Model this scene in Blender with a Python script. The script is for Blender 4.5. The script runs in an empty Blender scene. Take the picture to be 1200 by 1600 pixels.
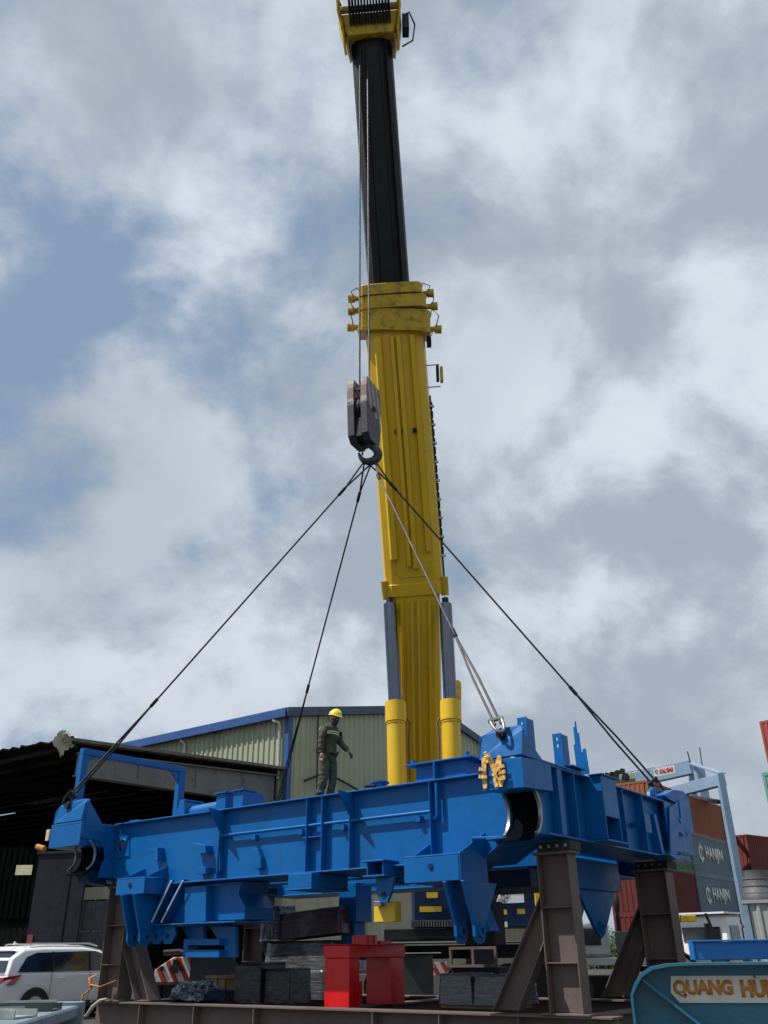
import bpy, bmesh, math, random
from mathutils import Vector, Matrix
from math import radians as rad, sin, cos, pi, tan
random.seed(7)
S = bpy.context.scene
COL = S.collection
# ---------------------------------------------------------------- camera
CAM = Vector((0, 0, 1.6)); F, PITCH, ROLL = 1348.0, 0.471252, -0.0134
_f = Vector((0, cos(PITCH), sin(PITCH))); _u = Vector((0, -sin(PITCH), cos(PITCH))); _x = Vector((1, 0, 0))
CX = cos(ROLL) * _x + sin(ROLL) * _u; CU = -sin(ROLL) * _x + cos(ROLL) * _u
cd = bpy.data.cameras.new('camera'); cam = bpy.data.objects.new('camera', cd); COL.objects.link(cam)
cam.matrix_world = Matrix(((CX.x, CU.x, -_f.x, CAM.x), (CX.y, CU.y, -_f.y, CAM.y), (CX.z, CU.z, -_f.z, CAM.z), (0, 0, 0, 1)))
cd.sensor_fit = 'VERTICAL'; cd.sensor_height = 32.0; cd.lens = F / 1600 * 32.0; cd.clip_start = 0.1; cd.clip_end = 3000
S.camera = cam
# ---------------------------------------------------------------- sun, sky
SUN_AZ, SUN_EL = rad(-98), rad(56)          # azimuth clockwise from +Y
sd = Vector((sin(SUN_AZ) * cos(SUN_EL), cos(SUN_AZ) * cos(SUN_EL), sin(SUN_EL)))
sl = bpy.data.lights.new('sun', 'SUN'); sl.energy = 5.0; sl.angle = rad(0.6); sl.color = (1.0, 0.96, 0.9)
so = bpy.data.objects.new('sun', sl); COL.objects.link(so); so.rotation_euler = (-sd).to_track_quat('-Z', 'Y').to_euler()
W = bpy.data.worlds.new('World'); S.world = W; W.use_nodes = True
def build_world():
    nt = W.node_tree; N = nt.nodes; L = nt.links; N.clear()
    out = N.new('ShaderNodeOutputWorld'); bg = N.new('ShaderNodeBackground'); L.new(bg.outputs[0], out.inputs[0])
    sky = N.new('ShaderNodeTexSky'); sky.sky_type = 'NISHITA'; sky.sun_disc = False
    sky.sun_elevation = SUN_EL; sky.sun_rotation = SUN_AZ; sky.air_density = 1.2; sky.dust_density = 2.0; sky.ozone_density = 1.5
    bg.inputs[1].default_value = 0.1
    tc = N.new('ShaderNodeTexCoord'); sep = N.new('ShaderNodeSeparateXYZ'); L.new(tc.outputs['Generated'], sep.inputs[0])
    def math_(op, a, b=None, c=None, clamp=False):
        n = N.new('ShaderNodeMath'); n.operation = op; n.use_clamp = clamp
        for i, q in enumerate((a, b, c)):
            if q is None: continue
            if isinstance(q, (int, float)): n.inputs[i].default_value = q
            else: L.new(q, n.inputs[i])
        return n.outputs[0]
    zc = math_('ADD', math_('MAXIMUM', sep.outputs[2], 0.0), 0.85)
    cx = N.new('ShaderNodeCombineXYZ')
    L.new(math_('DIVIDE', sep.outputs[0], zc), cx.inputs[0]); L.new(math_('DIVIDE', sep.outputs[1], zc), cx.inputs[1])
    def noise(scale, detail, rough, off, dist=0.0, lac=2.0):
        m = N.new('ShaderNodeMapping'); m.inputs['Location'].default_value = off; L.new(cx.outputs[0], m.inputs[0])
        n = N.new('ShaderNodeTexNoise'); n.inputs['Scale'].default_value = scale; n.inputs['Detail'].default_value = detail
        n.inputs['Roughness'].default_value = rough; n.inputs['Distortion'].default_value = dist; n.inputs['Lacunarity'].default_value = lac
        L.new(m.outputs[0], n.inputs['Vector']); return n.outputs[0]
    def ramp(v, a, b, c0=0.0, c1=1.0):
        n = N.new('ShaderNodeMapRange'); n.interpolation_type = 'SMOOTHSTEP'
        for i, q in enumerate((a, b, c0, c1)): n.inputs[i + 1].default_value = q
        L.new(v, n.inputs[0]); return n.outputs[0]
    def mixc(f, a, b):
        n = N.new('ShaderNodeMix'); n.data_type = 'RGBA'
        if isinstance(f, float): n.inputs[0].default_value = f
        else: L.new(f, n.inputs[0])
        for i, q in ((6, a), (7, b)):
            if isinstance(q, tuple): n.inputs[i].default_value = (*q, 1)
            else: L.new(q, n.inputs[i])
        return n.outputs[2]
    big = noise(5.2, 12, 0.57, CL1, 0.15)
    lit = noise(6.4, 12, 0.57, CL2, 0.15)
    grey = noise(2.2, 4, 0.5, CL3, 0.0)
    # cloud sits thicker low in the sky and towards the right
    cov = math_('ADD', big, math_('MULTIPLY', math_('SUBTRACT', 0.66, sep.outputs[2]), 0.24))
    cov = math_('ADD', cov, math_('MULTIPLY', math_('ADD', sep.outputs[0], 0.12), 0.30))
    mask = ramp(cov, 0.35, 0.55)
    bright = ramp(math_('ADD', lit, math_('MULTIPLY', math_('SUBTRACT', sep.outputs[0], 0.0), -0.12)), 0.39, 0.61)
    k = 1.0
    cl = mixc(bright, (3.7 * k, 4.35 * k, 5.15 * k), (7.0 * k, 7.6 * k, 8.4 * k))
    cl = mixc(ramp(grey, 0.46, 0.68, 0.0, 0.65), cl, (4.0 * k, 4.6 * k, 5.2 * k))
    low = ramp(sep.outputs[2], 0.02, 0.38, 0.65, 0.0)
    cl = mixc(low, cl, (4.0 * k, 4.7 * k, 5.4 * k))
    veil = mixc(0.75, sky.outputs[0], (2.5, 3.55, 5.0))
    L.new(mixc(mask, veil, cl), bg.inputs[0])
CL1, CL2, CL3 = (8.6, 1.3, 0.2), (9.0, 1.7, 1.1), (5.9, 3.1, 8.0)
build_world()
S.view_settings.view_transform = 'Standard'; S.view_settings.look = 'None'; S.view_settings.exposure = 0.0; S.view_settings.gamma = 1.0
S.render.engine = 'CYCLES'
# ---------------------------------------------------------------- survey: sight lines meeting known planes
def ray(a, b): return _f + CX * ((a - 600) / F) - CU * ((b - 800) / F)
def on_plane(a, b, p, n):
    r = ray(a, b); return CAM + r * (((Vector(p) - CAM).dot(n)) / r.dot(n))
def on_z(a, b, z):
    r = ray(a, b); return CAM + r * ((z - CAM.z) / r.z)
def at(a, b, d):
    r = ray(a, b); return CAM + r * (d / math.hypot(r.x, r.y))
def pix(p):
    v = Vector(p) - CAM; w = v.dot(_f); return (600 + F * v.dot(CX) / w, 800 - F * v.dot(CU) / w)
def on_line(a, b, py):
    lo, hi = 0.0, 1.0; ya = pix(a)[1]; s = 1 if pix(b)[1] > ya else -1
    for _ in range(40):
        m = (lo + hi) / 2
        if (pix(a.lerp(b, m))[1] - py) * s > 0: hi = m
        else: lo = m
    return a.lerp(b, lo)
AZ = rad(53.5157)
LX = Vector((sin(AZ), -cos(AZ), 0)); LY = Vector((cos(AZ), sin(AZ), 0))   # yard axes: along the blue girder, away from us
A0 = on_z(745, 1208, 4.4); A0.z = 0
ROTZ = math.atan2(LX.y, LX.x)
def loc(p): d = p - A0; return Vector((d.dot(LX), d.dot(LY), p.z))
def wld(x, y, z): return A0 + LX * x + LY * y + Vector((0, 0, z))
def fy(a, b, y): return loc(on_plane(a, b, A0 + LY * y, LY))
def fx(a, b, x): return loc(on_plane(a, b, A0 + LX * x, LX))
# ---------------------------------------------------------------- mesh builder
class MB:
    def __init__(s): s.v = []; s.f = []; s.sm = []
    def add(s, vs, fs, smooth=False):
        o = len(s.v); s.v += [tuple(q) for q in vs]
        for q in fs: s.f.append([i + o for i in q]); s.sm.append(smooth)
        return s
    def box(s, x0, x1, y0, y1, z0, z1):
        return s.prism([(x0, y0, z0), (x1, y0, z0), (x1, y1, z0), (x0, y1, z0)], (0, 0, z1 - z0))
    def prism(s, pts, vec):
        pts = [Vector(p) for p in pts]; vec = Vector(vec); n = len(pts)
        nn = Vector((0, 0, 0))
        for i in range(n): nn += pts[i].cross(pts[(i + 1) % n])
        if nn.dot(vec) < 0: pts.reverse()
        return s.add(pts + [p + vec for p in pts], [list(range(n))[::-1], list(range(n, 2 * n))] + [[i, (i + 1) % n, (i + 1) % n + n, i + n] for i in range(n)])
    def py(s, px, y0, y1, ref=None):       # outline met on the plane y=ref (frame axes), plate from y0 to y1
        pts = [fy(a, b, y0 if ref is None else ref) for a, b in px]
        return s.prism([(p.x, y0, p.z) for p in pts], (0, y1 - y0, 0))
    def px(s, px, x0, x1, ref=None):
        pts = [fx(a, b, x0 if ref is None else ref) for a, b in px]
        return s.prism([(x0, p.y, p.z) for p in pts], (x1 - x0, 0, 0))
    def xz(s, pts, y0, y1): return s.prism([(x, y0, z) for x, z in pts], (0, y1 - y0, 0))
    def yz(s, pts, x0, x1): return s.prism([(x0, y, z) for y, z in pts], (x1 - x0, 0, 0))
    def tube(s, pts, r, n=8, cap=True, ratio=1.0):
        pts = [Vector(p) for p in pts]; rs = r if isinstance(r, (list, tuple)) else [r] * len(pts)
        t0 = (pts[1] - pts[0]).normalized(); ref = Vector((0, 0, 1)) if abs(t0.z) < 0.9 else Vector((1, 0, 0))
        a = t0.cross(ref).normalized(); vs = []; fs = []
        for i, p in enumerate(pts):
            t = (pts[min(i + 1, len(pts) - 1)] - pts[max(i - 1, 0)]).normalized()
            a = (a - t * a.dot(t)).normalized(); b = t.cross(a)
            for k in range(n):
                w = 2 * pi * k / n; vs.append(p + a * (cos(w) * rs[i]) + b * (sin(w) * rs[i] * ratio))
        m = len(pts)
        for i in range(m - 1):
            for k in range(n): fs.append([i * n + k, i * n + (k + 1) % n, (i + 1) * n + (k + 1) % n, (i + 1) * n + k])
        s.add(vs, fs, True)
        if cap: s.add(vs[:n], [list(range(n))[::-1]]); s.add(vs[-n:], [list(range(n))])
        return s
    def cyl(s, p0, p1, r, n=16): return s.tube([p0, p1], r, n)
    def ring(s, c, ax, r0, r1, h, a0=0, a1=360, n=24):   # annular sector about axis 'x','y','z' from c, depth h
        def P(r, w, d):
            u, v = r * cos(w), r * sin(w)
            return {'x': (c[0] + d, c[1] + u, c[2] + v), 'y': (c[0] + u, c[1] + d, c[2] + v), 'z': (c[0] + u, c[1] + v, c[2] + d)}[ax]
        vs = []; full = abs(a1 - a0) >= 359.9; m = n if full else n + 1
        for i in range(m):
            w = rad(a0 + (a1 - a0) * i / n)
            vs += [P(r0, w, 0), P(r1, w, 0), P(r1, w, h), P(r0, w, h)]
        fs = []
        for i in range(n if full else n):
            j = (i + 1) % m if full else i + 1
            for k in range(4): fs.append([i * 4 + k, j * 4 + k, j * 4 + (k + 1) % 4, i * 4 + (k + 1) % 4])
        if not full: fs += [[0, 1, 2, 3], [(m - 1) * 4 + k for k in (3, 2, 1, 0)]]
        return s.add(vs, fs, False)
    def bolt(s, p, r=0.03, h=0.05, ax=(0, 0, 1)):
        p = Vector(p); ax = Vector(ax); return s.tube([p, p + ax * h], r, 6)
    def build(s, name, mat, parent=None, bevel=0.0, loc=None, rz=None, flat=True):
        me = bpy.data.meshes.new(name); me.from_pydata(s.v, [], s.f)
        for p, q in zip(me.polygons, s.sm): p.use_smooth = q
        me.materials.append(mat); me.validate()
        bm = bmesh.new(); bm.from_mesh(me); bmesh.ops.recalc_face_normals(bm, faces=bm.faces); bm.to_mesh(me); bm.free()
        o = bpy.data.objects.new(name, me); COL.objects.link(o)
        if parent: o.parent = parent
        if loc is not None: o.location = loc
        if rz is not None: o.rotation_euler = (0, 0, rz)
        if bevel:
            m = o.modifiers.new('bevel', 'BEVEL'); m.width = bevel; m.segments = 1; m.limit_method = 'ANGLE'; m.angle_limit = rad(40); m.harden_normals = False
        return o
def tag(o, label=None, cat=None, group=None, kind=None):
    if label: o['label'] = label
    if cat: o['category'] = cat
    if group: o['group'] = group
    if kind: o['kind'] = kind
    return o
def empty(name, p=(0, 0, 0), rz=0.0, **k):
    o = bpy.data.objects.new(name, None); COL.objects.link(o); o.location = p; o.rotation_euler = (0, 0, rz); o.empty_display_size = 0.2
    return tag(o, **k)
def kids(o): return [c for c in bpy.data.objects if c.parent == o]
def copy_tree(o, parent=None, pos=None, rz=None, **k):
    c = o.copy(); COL.objects.link(c); c.parent = parent
    if pos is not None: c.location = pos
    if rz is not None: c.rotation_euler = (0, 0, rz)
    for ch in kids(o): copy_tree(ch, c)
    return tag(c, **k)
# ---------------------------------------------------------------- materials
MATS = {}
def mat(name, base, rough=0.5, var=0.15, scale=3.0, metal=0.0, bump=0.1, bscale=60.0, dirt=None, damt=0.0, dscale=2.0, coat=0.0, streak=False, emit=None, alpha=None, trans=0.0, chips=None):
    if name in MATS: return MATS[name]
    m = bpy.data.materials.new(name); m.use_nodes = True; nt = m.node_tree; N = nt.nodes; L = nt.links
    b = N['Principled BSDF']; tc = N.new('ShaderNodeTexCoord')
    def noise(sc, det=5, st=(1, 1, 1), ro=0.6):
        mp = N.new('ShaderNodeMapping'); mp.inputs['Scale'].default_value = st; L.new(tc.outputs['Object'], mp.inputs[0])
        n = N.new('ShaderNodeTexNoise'); n.inputs['Scale'].default_value = sc; n.inputs['Detail'].default_value = det; n.inputs['Roughness'].default_value = ro
        L.new(mp.outputs[0], n.inputs['Vector']); return n.outputs[0]
    def rmp(v, a, b_, c, d):
        n = N.new('ShaderNodeMapRange'); n.inputs[1].default_value = a; n.inputs[2].default_value = b_; n.inputs[3].default_value = c; n.inputs[4].default_value = d
        L.new(v, n.inputs[0]); return n.outputs[0]
    def mix(f, a, c):
        n = N.new('ShaderNodeMix'); n.data_type = 'RGBA'; L.new(f, n.inputs[0])
        for i, q in ((6, a), (7, c)):
            if isinstance(q, tuple): n.inputs[i].default_value = (*q[:3], 1)
            else: L.new(q, n.inputs[i])
        return n.outputs[2]
    n1 = noise(scale)
    col = mix(rmp(n1, 0.3, 0.7, 0, 1), tuple(c * (1 - var) for c in base), tuple(min(1, c * (1 + var)) for c in base))
    if dirt:
        n2 = noise(dscale, 8, ((.35, .35, 7) if streak == 'h' else (1, 1, 0.12)) if streak else (1, 1, 1), 0.7)
        col = mix(rmp(n2, 0.58 - 0.2 * damt, 0.72 - 0.1 * damt, 0, min(1, damt + 0.2)), col, dirt)
    if chips: col = mix(rmp(noise(22, 4), 0.70, 0.74, 0, .6), col, chips)
    L.new(col, b.inputs['Base Color'])
    L.new(rmp(noise(scale * 4), 0.3, 0.7, max(0.02, rough - 0.08), min(1, rough + 0.1)), b.inputs['Roughness'])
    b.inputs['Metallic'].default_value = metal
    if coat: b.inputs['Coat Weight'].default_value = coat; b.inputs['Coat Roughness'].default_value = 0.1
    if trans: b.inputs['Transmission Weight'].default_value = trans
    if alpha is not None: b.inputs['Alpha'].default_value = alpha
    if bump:
        bp = N.new('ShaderNodeBump'); bp.inputs['Strength'].default_value = bump; bp.inputs['Distance'].default_value = 0.02
        L.new(noise(bscale, 3, (.5, .5, 5) if streak == 'h' else (1, 1, 1)), bp.inputs['Height']); L.new(bp.outputs[0], b.inputs['Normal'])
    MATS[name] = m; return m
BLUE = mat('blue_paint', (0.0003, 0.112, 0.35), 0.38, 0.10, 1.3, bump=0.05, bscale=14, dirt=(0.012, 0.085, 0.20), damt=0.22, dscale=3, streak=True, chips=(.10, .16, .22))
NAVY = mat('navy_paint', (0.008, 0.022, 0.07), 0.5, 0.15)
YEL = mat('yellow_paint', (0.70, 0.43, 0.005), 0.36, 0.07, 0.7, bump=0.03, bscale=8, dirt=(0.46, 0.26, 0.008), damt=0.16, dscale=1.6)
YELD = mat('yellow_worn', (0.58, 0.37, 0.012), 0.5, 0.15, 2.0, dirt=(0.05, 0.04, 0.02), damt=0.5, dscale=3.0)
BLK = mat('boom_dark', (0.007, 0.007, 0.008), 0.5, 0.3, 1.0, dirt=(0.03, 0.027, 0.024), damt=0.22, dscale=1.0, streak=True)
DARK = mat('dark_steel', (0.02, 0.021, 0.024), 0.55, 0.3, dirt=(0.06, 0.05, 0.04), damt=0.3)
CHROME = mat('chrome', (0.15, 0.16, 0.185), 0.14, 0.05, metal=1.0, bump=0.0)
STEEL = mat('bare_steel', (0.30, 0.30, 0.28), 0.35, 0.2, metal=0.9, bump=0.05)
ROPE = mat('wire_rope', (0.035, 0.035, 0.035), 0.55, 0.3, metal=0.4, bump=0.5, bscale=150)
ROPEL = mat('wire_rope_bright', (0.09, 0.09, 0.085), 0.45, 0.3, metal=0.6, bump=0.5, bscale=150)
BROWN = mat('primer_brown', (0.142, 0.108, 0.097), 0.62, 0.14, 1.6, dirt=(0.10, 0.075, 0.068), damt=0.35, dscale=2.2, bump=0.12, bscale=40)
RED = mat('red_paint', (0.66, 0.003, 0.004), 0.3, 0.08, 1.5, bump=0.05, bscale=12, coat=0.2)
TAPE = mat('yellow_tape', (0.75, 0.43, 0.10), 0.5, 0.25, 9, bump=0.5, bscale=30)
GREENC = mat('green_cladding', (0.36, 0.385, 0.26), 0.5, 0.08, 0.5, dirt=(0.20, 0.20, 0.14), damt=0.35, dscale=1.1, streak=True)
BTRIM = mat('blue_trim', (0.025, 0.085, 0.27), 0.45, 0.15, 0.6, dirt=(0.05, 0.08, 0.13), damt=0.3)
CREAM = mat('cream_wall', (0.42, 0.40, 0.29), 0.75, 0.12, 0.6, dirt=(0.22, 0.2, 0.14), damt=0.4, streak=True)
SHEDD = mat('old_roof_sheet_shaded', (0.022, 0.02, 0.018), 0.85, 0.4, 0.9, dirt=(0.05, 0.028, 0.02), damt=0.4)  # old sheet taken darker; the shed's inner shade is put into its colour
SHEDG = mat('grey_beam', (0.16, 0.165, 0.17), 0.6, 0.2, 1.0, dirt=(0.08, 0.06, 0.05), damt=0.4)
WHITEP = mat('white_paint', (0.78, 0.79, 0.80), 0.25, 0.03, 1.0, coat=0.6, bump=0.0)
WHITE = mat('white_sign', (0.8, 0.8, 0.78), 0.5, 0.05)
GLASS = mat('tinted_glass', (0.012, 0.014, 0.016), 0.06, 0.1, coat=0.5, bump=0.0)
RUB = mat('rubber', (0.018, 0.018, 0.018), 0.8, 0.2)
# ================================================================ ground and yard
gm = mat('concrete_ground', (0.07, 0.066, 0.06), 0.9, 0.2, 0.6, dirt=(0.08, 0.075, 0.065), damt=0.5, dscale=0.35, bump=0.4, bscale=12)
g = MB(); g.add([(-900, -60, 0), (900, -60, 0), (900, 1500, 0), (-900, 1500, 0)], [[0, 1, 2, 3]])
tag(g.build('ground', gm), kind='structure')
# ================================================================ blue steel chassis frame
fr = empty('chassis_frame', A0, ROTZ, label='large bright blue welded steel chassis frame resting on brown stands, slings hooked to its corners', cat='steel frame')
def P(name, mb, m=BLUE, bev=0.006, parent=fr): return mb.build(name, m, parent, bev)
T, B = 4.4, 3.0
# front girder: webs and flanges
m = MB()
e1 = fy(755, 1338, .15); e2 = fy(818, 1298, .15)
m.xz([(-10.13, 4.37), (0.68, 4.37), (0.68, e2.z), (e1.x, B), (-7.95, B), (-8.3, 3.12), (-10.13, 3.2)], .15, .17)
m.xz([(-10.13, 4.37), (0.68, 4.37), (0.68, 3.3), (0, B), (-7.95, B), (-8.3, 3.12), (-10.13, 3.2)], 1.10, 1.12)
m.box(-10.12, 0.04, 0, 1.3, 4.37, T); m.box(0.045, 1.38, .16, 1.3, 4.37, T)
m.box(-7.95, -0.1, 0, 1.28, B - .03, B)
m.prism([(e1.x, .05, B - .03), (0.68, .05, e2.z - .03), (.68, 1.28, e2.z - .03), (e1.x, 1.28, B - .03)], (0, 0, .028))
P('front_girder', m)
# rear girder and left / right end girders
m = MB(); m.box(-10.1, 0.15, 5.4, 5.42, B, 4.37); m.box(-10.1, .15, 6.4, 6.42, B, 4.37); m.box(-10.1, .15, 5.3, 6.55, 4.37, T); m.box(-10.1, .15, 5.3, 6.55, B - .03, B)
P('rear_girder', m)
m = MB(); m.box(-11.2, -11.18, .2, 5.3, 3.2, 4.34); m.box(-10.2, -10.18, 1.13, 5.39, 3.2, 4.34); m.box(-11.3, -10.14, -.3, 6.5, 4.345, 4.375); m.box(-11.3, -10.14, .3, 6.5, 3.17, 3.2)
m.yz([(-.25, 3.2), (-.2, 3.5), (-.13, 3.62), (-.2, 3.85), (-.35, 4.0), (-.86, 4.02), (-.86, 4.345), (1.3, 4.345), (1.3, 3.2)], -10.16, -10.14)
P('left_end_girder', m)
# right end girder, web with the concave bore cut
m = MB()
def cut(x0, x1, yb, z0, z1, yc=-.55, zc=3.62, r=.43):
    pts = [(yb, z0)]
    for k in range(13):
        w = rad(-62 + 124 * k / 12); pts.append((yc + r * cos(w), zc + r * sin(w)))
    pts += [(-.86, zc + .42), (-.86, z1), (yb, z1)]
    return pts
m.yz(cut(1.2, 1.22, 6.5, 3.28, 4.37), 1.20, 1.22)
m.yz(cut(.68, .70, 1.3, 3.28, 4.37), .685, .705)
m.box(.3, .32, 1.4, 6.5, 3.28, 4.37)
m.box(.2, 1.39, 1.305, 6.6, 4.372, 4.402); m.box(1.2, 1.39, -.86, 1.3, 4.405, 4.435); 
m.box(.2, 1.41, -.2, 6.6, 3.25, 3.28)
P('right_end_girder', m)
for ya in (.98, 3.1, 4.1): P('stiffener_rib', MB().box(1.222, 1.385, ya, ya + .03, 3.29, 4.365))
P('stiffener_rib', MB().box(1.222, 1.38, .35, .52, 3.29, 4.365))
m = MB(); m.box(1.222, 1.62, 1.62, 1.65, 3.32, 4.40); m.box(1.222, 1.62, 2.25, 2.28, 3.32, 4.40); m.box(1.395, 1.66, 1.55, 2.35, 4.403, 4.425); m.box(1.60, 1.62, 1.652, 2.248, 3.7, 4.40)
m.box(1.415, 1.68, 1.5, 2.4, 3.27, 3.30)
P('side_stiffener_box', m)
m = MB(); m.box(1.222, 1.55, 3.75, 3.79, 3.72, 3.82); m.box(1.55, 1.57, 3.62, 3.92, 3.6, 3.95); P('small_bracket', m)
# bores
for xs in (.64, 1.222):
    P('bore_ring', MB().ring((xs, -.55, 3.62), 'x', .375, .43, .06, -62, 62, 20), STEEL)
P('bore_sleeve', MB().ring((.71, -.55, 3.62), 'x', .44, .47, .48, -80, 80, 16), mat('bore_shade', (.004, .005, .008), .9, .3))  # sleeve coloured black, so the shade of the recess is in the paint
for xs in (-10.13, -10.85):
    P('bore_ring', MB().ring((xs, -.78, 3.66), 'x', .315, .36, .05, -62, 70, 20), STEEL)
P('bore_sleeve', MB().ring((-10.75, -.75, 3.66), 'x', .40, .43, .58, -80, 80, 16), mat('bore_shade', (.004, .005, .008), .9, .3))
P('bore_bracket', MB().yz([(-.55, 3.33), (-.1, 3.3), (.1, 3.05), (-.45, 3.1)], -10.6, -10.2), NAVY)
# ribs on the lit face
for px_ in (478, 502, 672):
    x = fy(px_, 1290, 0).x
    P('stiffener_rib', MB().box(x - .012, x + .012, .0, .148, B + .002, 4.365))
x = fy(490, 1302, .05).x; P('small_bracket', MB().box(x - .28, x + .28, .03, .14, 3.62, 3.64))
for px_ in (341, 545):
    x = fy(px_, 1320, 0).x
    P('tapered_gusset', MB().yz([(.148, 4.365), (0, 4.365), (-.34, 4.40), (-.34, 4.36), (0, 3.95), (0.0, B + .002), (.148, B + .002)], x - .013, x + .013))
# pipe rail with its clips
a, b = fy(346, 1306, .06), fy(672, 1268, .06)
P('pipe_rail', MB().tube([(a.x, .06, a.z), (b.x, .06, b.z)], .032, 10))
for t in (.18, .42, .62, .95):
    p = a.lerp(b, t); P('pipe_clip', MB().box(p.x - .05, p.x + .05, .05, .147, p.z - .16, p.z - .05))
p = fy(683, 1240, .06); P('vertical_pipe', MB().tube([(p.x, .05, 4.34), (p.x, .05, 3.78), (p.x - .08, .08, 3.72)], .038, 10))
# porthole and small cleats
p = fy(193, 1322, .15)
P('porthole_plate', MB().py([(184, 1306), (203, 1303), (203, 1338), (184, 1341)], .12, .149, .15))
P('porthole', MB().ring((p.x, .1, p.z), 'y', .13, .16, .025), BLUE)
P('porthole_opening', MB().cyl((p.x, .112, p.z), (p.x, .13, p.z), .13, 20), NAVY)
for pl in ([(243, 1327), (257, 1325), (257, 1345), (252, 1345), (252, 1332), (243, 1332)], [(311, 1318), (332, 1322), (332, 1334), (322, 1334), (322, 1326), (311, 1325)], [(316, 1357), (332, 1356), (332, 1366), (316, 1366)]):
    P('small_bracket', MB().py(pl, -.05, .147, .15), bev=.003)
P('angle_cleat', MB().py([(342, 1333), (348, 1332), (347, 1361), (341, 1362)], .03, .147, .1))
P('angle_cleat', MB().py([(400, 1327), (406, 1326), (411, 1340), (411, 1357), (401, 1358)], .03, .147, .1))
p = fy(205, 1300, .1); 
# corner lugs
def lug(x0, x1, zt, hx):
    L = MB(); n = 8; r = (x1 - x0) * .32
    out = [(x0, 4.42)] + [(x0 + r - r * cos(pi / 2 * k / n), zt - r * .8 + r * .8 * sin(pi / 2 * k / n)) for k in range(n + 1)] + [(x1 - r * .5 + r * .5 * sin(pi / 2 * k / n), zt - r * .4 + r * .4 * cos(pi / 2 * k / n)) for k in range(n + 1)] + [(x1, 4.42)]
    vs = []                                     # plate curling backwards
    L.v = []; bot = [(x, -.87 + max(0, (z - 4.62)) ** 2 * 1.6, z) for x, z in out]
    L.prism(bot, (0, .09, 0))
    return L
P('corner_box', MB().box(-11.36, -10.17, -.87, .28, 3.87, 4.34).box(-11.36, -10.17, -.87, -.32, 4.345, 4.40))
P('lifting_lug', lug(-11.3, -10.22, 4.93, 0).yz([(-.77, 4.405), (-.77, 4.86), (-.72, 4.86), (-.30, 4.405)], -10.24, -10.20).yz([(-.77, 4.405), (-.77, 4.7), (-.30, 4.405)], -11.28, -11.24))
P('corner_box', MB().prism([(.61, -.87, 3.92), (1.38, -.87, 3.90), (1.38, .14, 3.96), (.71, .14, 3.96)], (0, 0, .478)))
P('lifting_lug', lug(.58, 1.385, 4.93, 0).yz([(-.77, 4.405), (-.77, 4.8), (-.1, 4.405)], 1.35, 1.384))
for hx, hz in ((-10.88, 4.80), (1.0, 4.79)):
    P('lug_hole', MB().cyl((hx, -.885, hz), (hx, -.70, hz), .07, 14), DARK)
P('corner_box', MB().box(.3, 1.36, 5.55, 6.75, 3.6, 4.365)); P('end_face_plate', MB().box(1.365, 1.40, 5.3, 6.72, 3.4, 4.37))
# far right corner lug: slotted hanger plate, curled plate and stiff end
P('hanger_plate', MB().px([(1044, 1262), (1062, 1250), (1066, 1285), (1068, 1308), (1060, 1300), (1055, 1312), (1057, 1335), (1046, 1337)], 1.42, 1.45, 1.42))
P('curled_plate', MB().px([(1036, 1242), (1052, 1234), (1066, 1236), (1075, 1247), (1083, 1300), (1073, 1306), (1068, 1296), (1060, 1258), (1046, 1250)], 1.2, 1.41, 1.39))
P('lifting_lug', MB().yz([(5.5, 4.41), (5.6, 4.66), (5.85, 4.78), (6.45, 4.78), (6.7, 4.6), (6.7, 4.41)], .95, 1.03))
P('gusset', MB().px([(1022, 1272), (1026, 1272), (1040, 1335), (1036, 1335)], 1.225, 1.38, 1.39)); P('hook_slot', MB().px([(1058, 1252), (1064, 1252), (1067, 1284), (1062, 1287), (1058, 1281), (1061, 1279), (1059, 1262)], 1.452, 1.47, 1.42), mat('light_blue_edge', (.01, .16, .42), .45))
P('end_cleat', MB().px([(1028, 1336), (1062, 1340), (1062, 1345), (1040, 1344)], 1.2, 1.65, 1.42))
P('corner_box', MB().box(-11.2, -10.2, 5.2, 6.7, 3.9, 4.34)); P('lifting_lug', MB().box(-10.9, -10.82, 5.8, 6.5, 4.38, 4.85))
# clevis, left (box on the web, two hanging cheek plates)
def clevis(x0, x1, yf, zb, zt, zweb, sx, lx0, lx1, yc, zlow, ztop):
    P('clevis_box', MB().box(x0, x1, yf, .148, zb, zt - .03).box(x0 - .0, x1, yf - .002, yf + .02, zt - .028, zt))
    for x in sx: P('gusset', MB().yz([(yf + .03, zt + .002), (.148, zt + .002), (.148, zweb)], x - .013, x + .013))
    for x in (lx0, lx1):
        pts = [(yc - .45, ztop), (yc - .17, zlow + .1)]
        for k in range(9): w = rad(200 + 140 * k / 8); pts.append((yc + .17 * cos(w), zlow + .17 * sin(w)))
        pts += [(yc + .17, zlow + .12), (yc + .62, ztop)]
        c = MB().yz(pts, x - .03, x + .03).build('clevis_cheek', BLUE, fr, .006)
        MB().ring((x + .031, yc, zlow + .02), 'x', .05, .10, .04).build('pin_boss', BLUE, c)
        MB().cyl((x - .036, yc, zlow + .02), (x + .036, yc, zlow + .02), .05, 12).build('pin_hole', DARK, c)
clevis(-9.18, -8.22, -.45, 2.78, 3.12, 3.36, (-9.0, -8.24), -8.85, -8.45, -.1, 1.92, 2.77)
clevis(-1.13, -.03, -.70, 2.62, 3.04, 3.32, (-.045,), -.30, .05, -.30, 1.86, 2.61)
P('gusset', MB().yz([(-.5, 3.045), (.148, 3.045), (.148, 3.34)], -1.12, -1.095))
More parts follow.
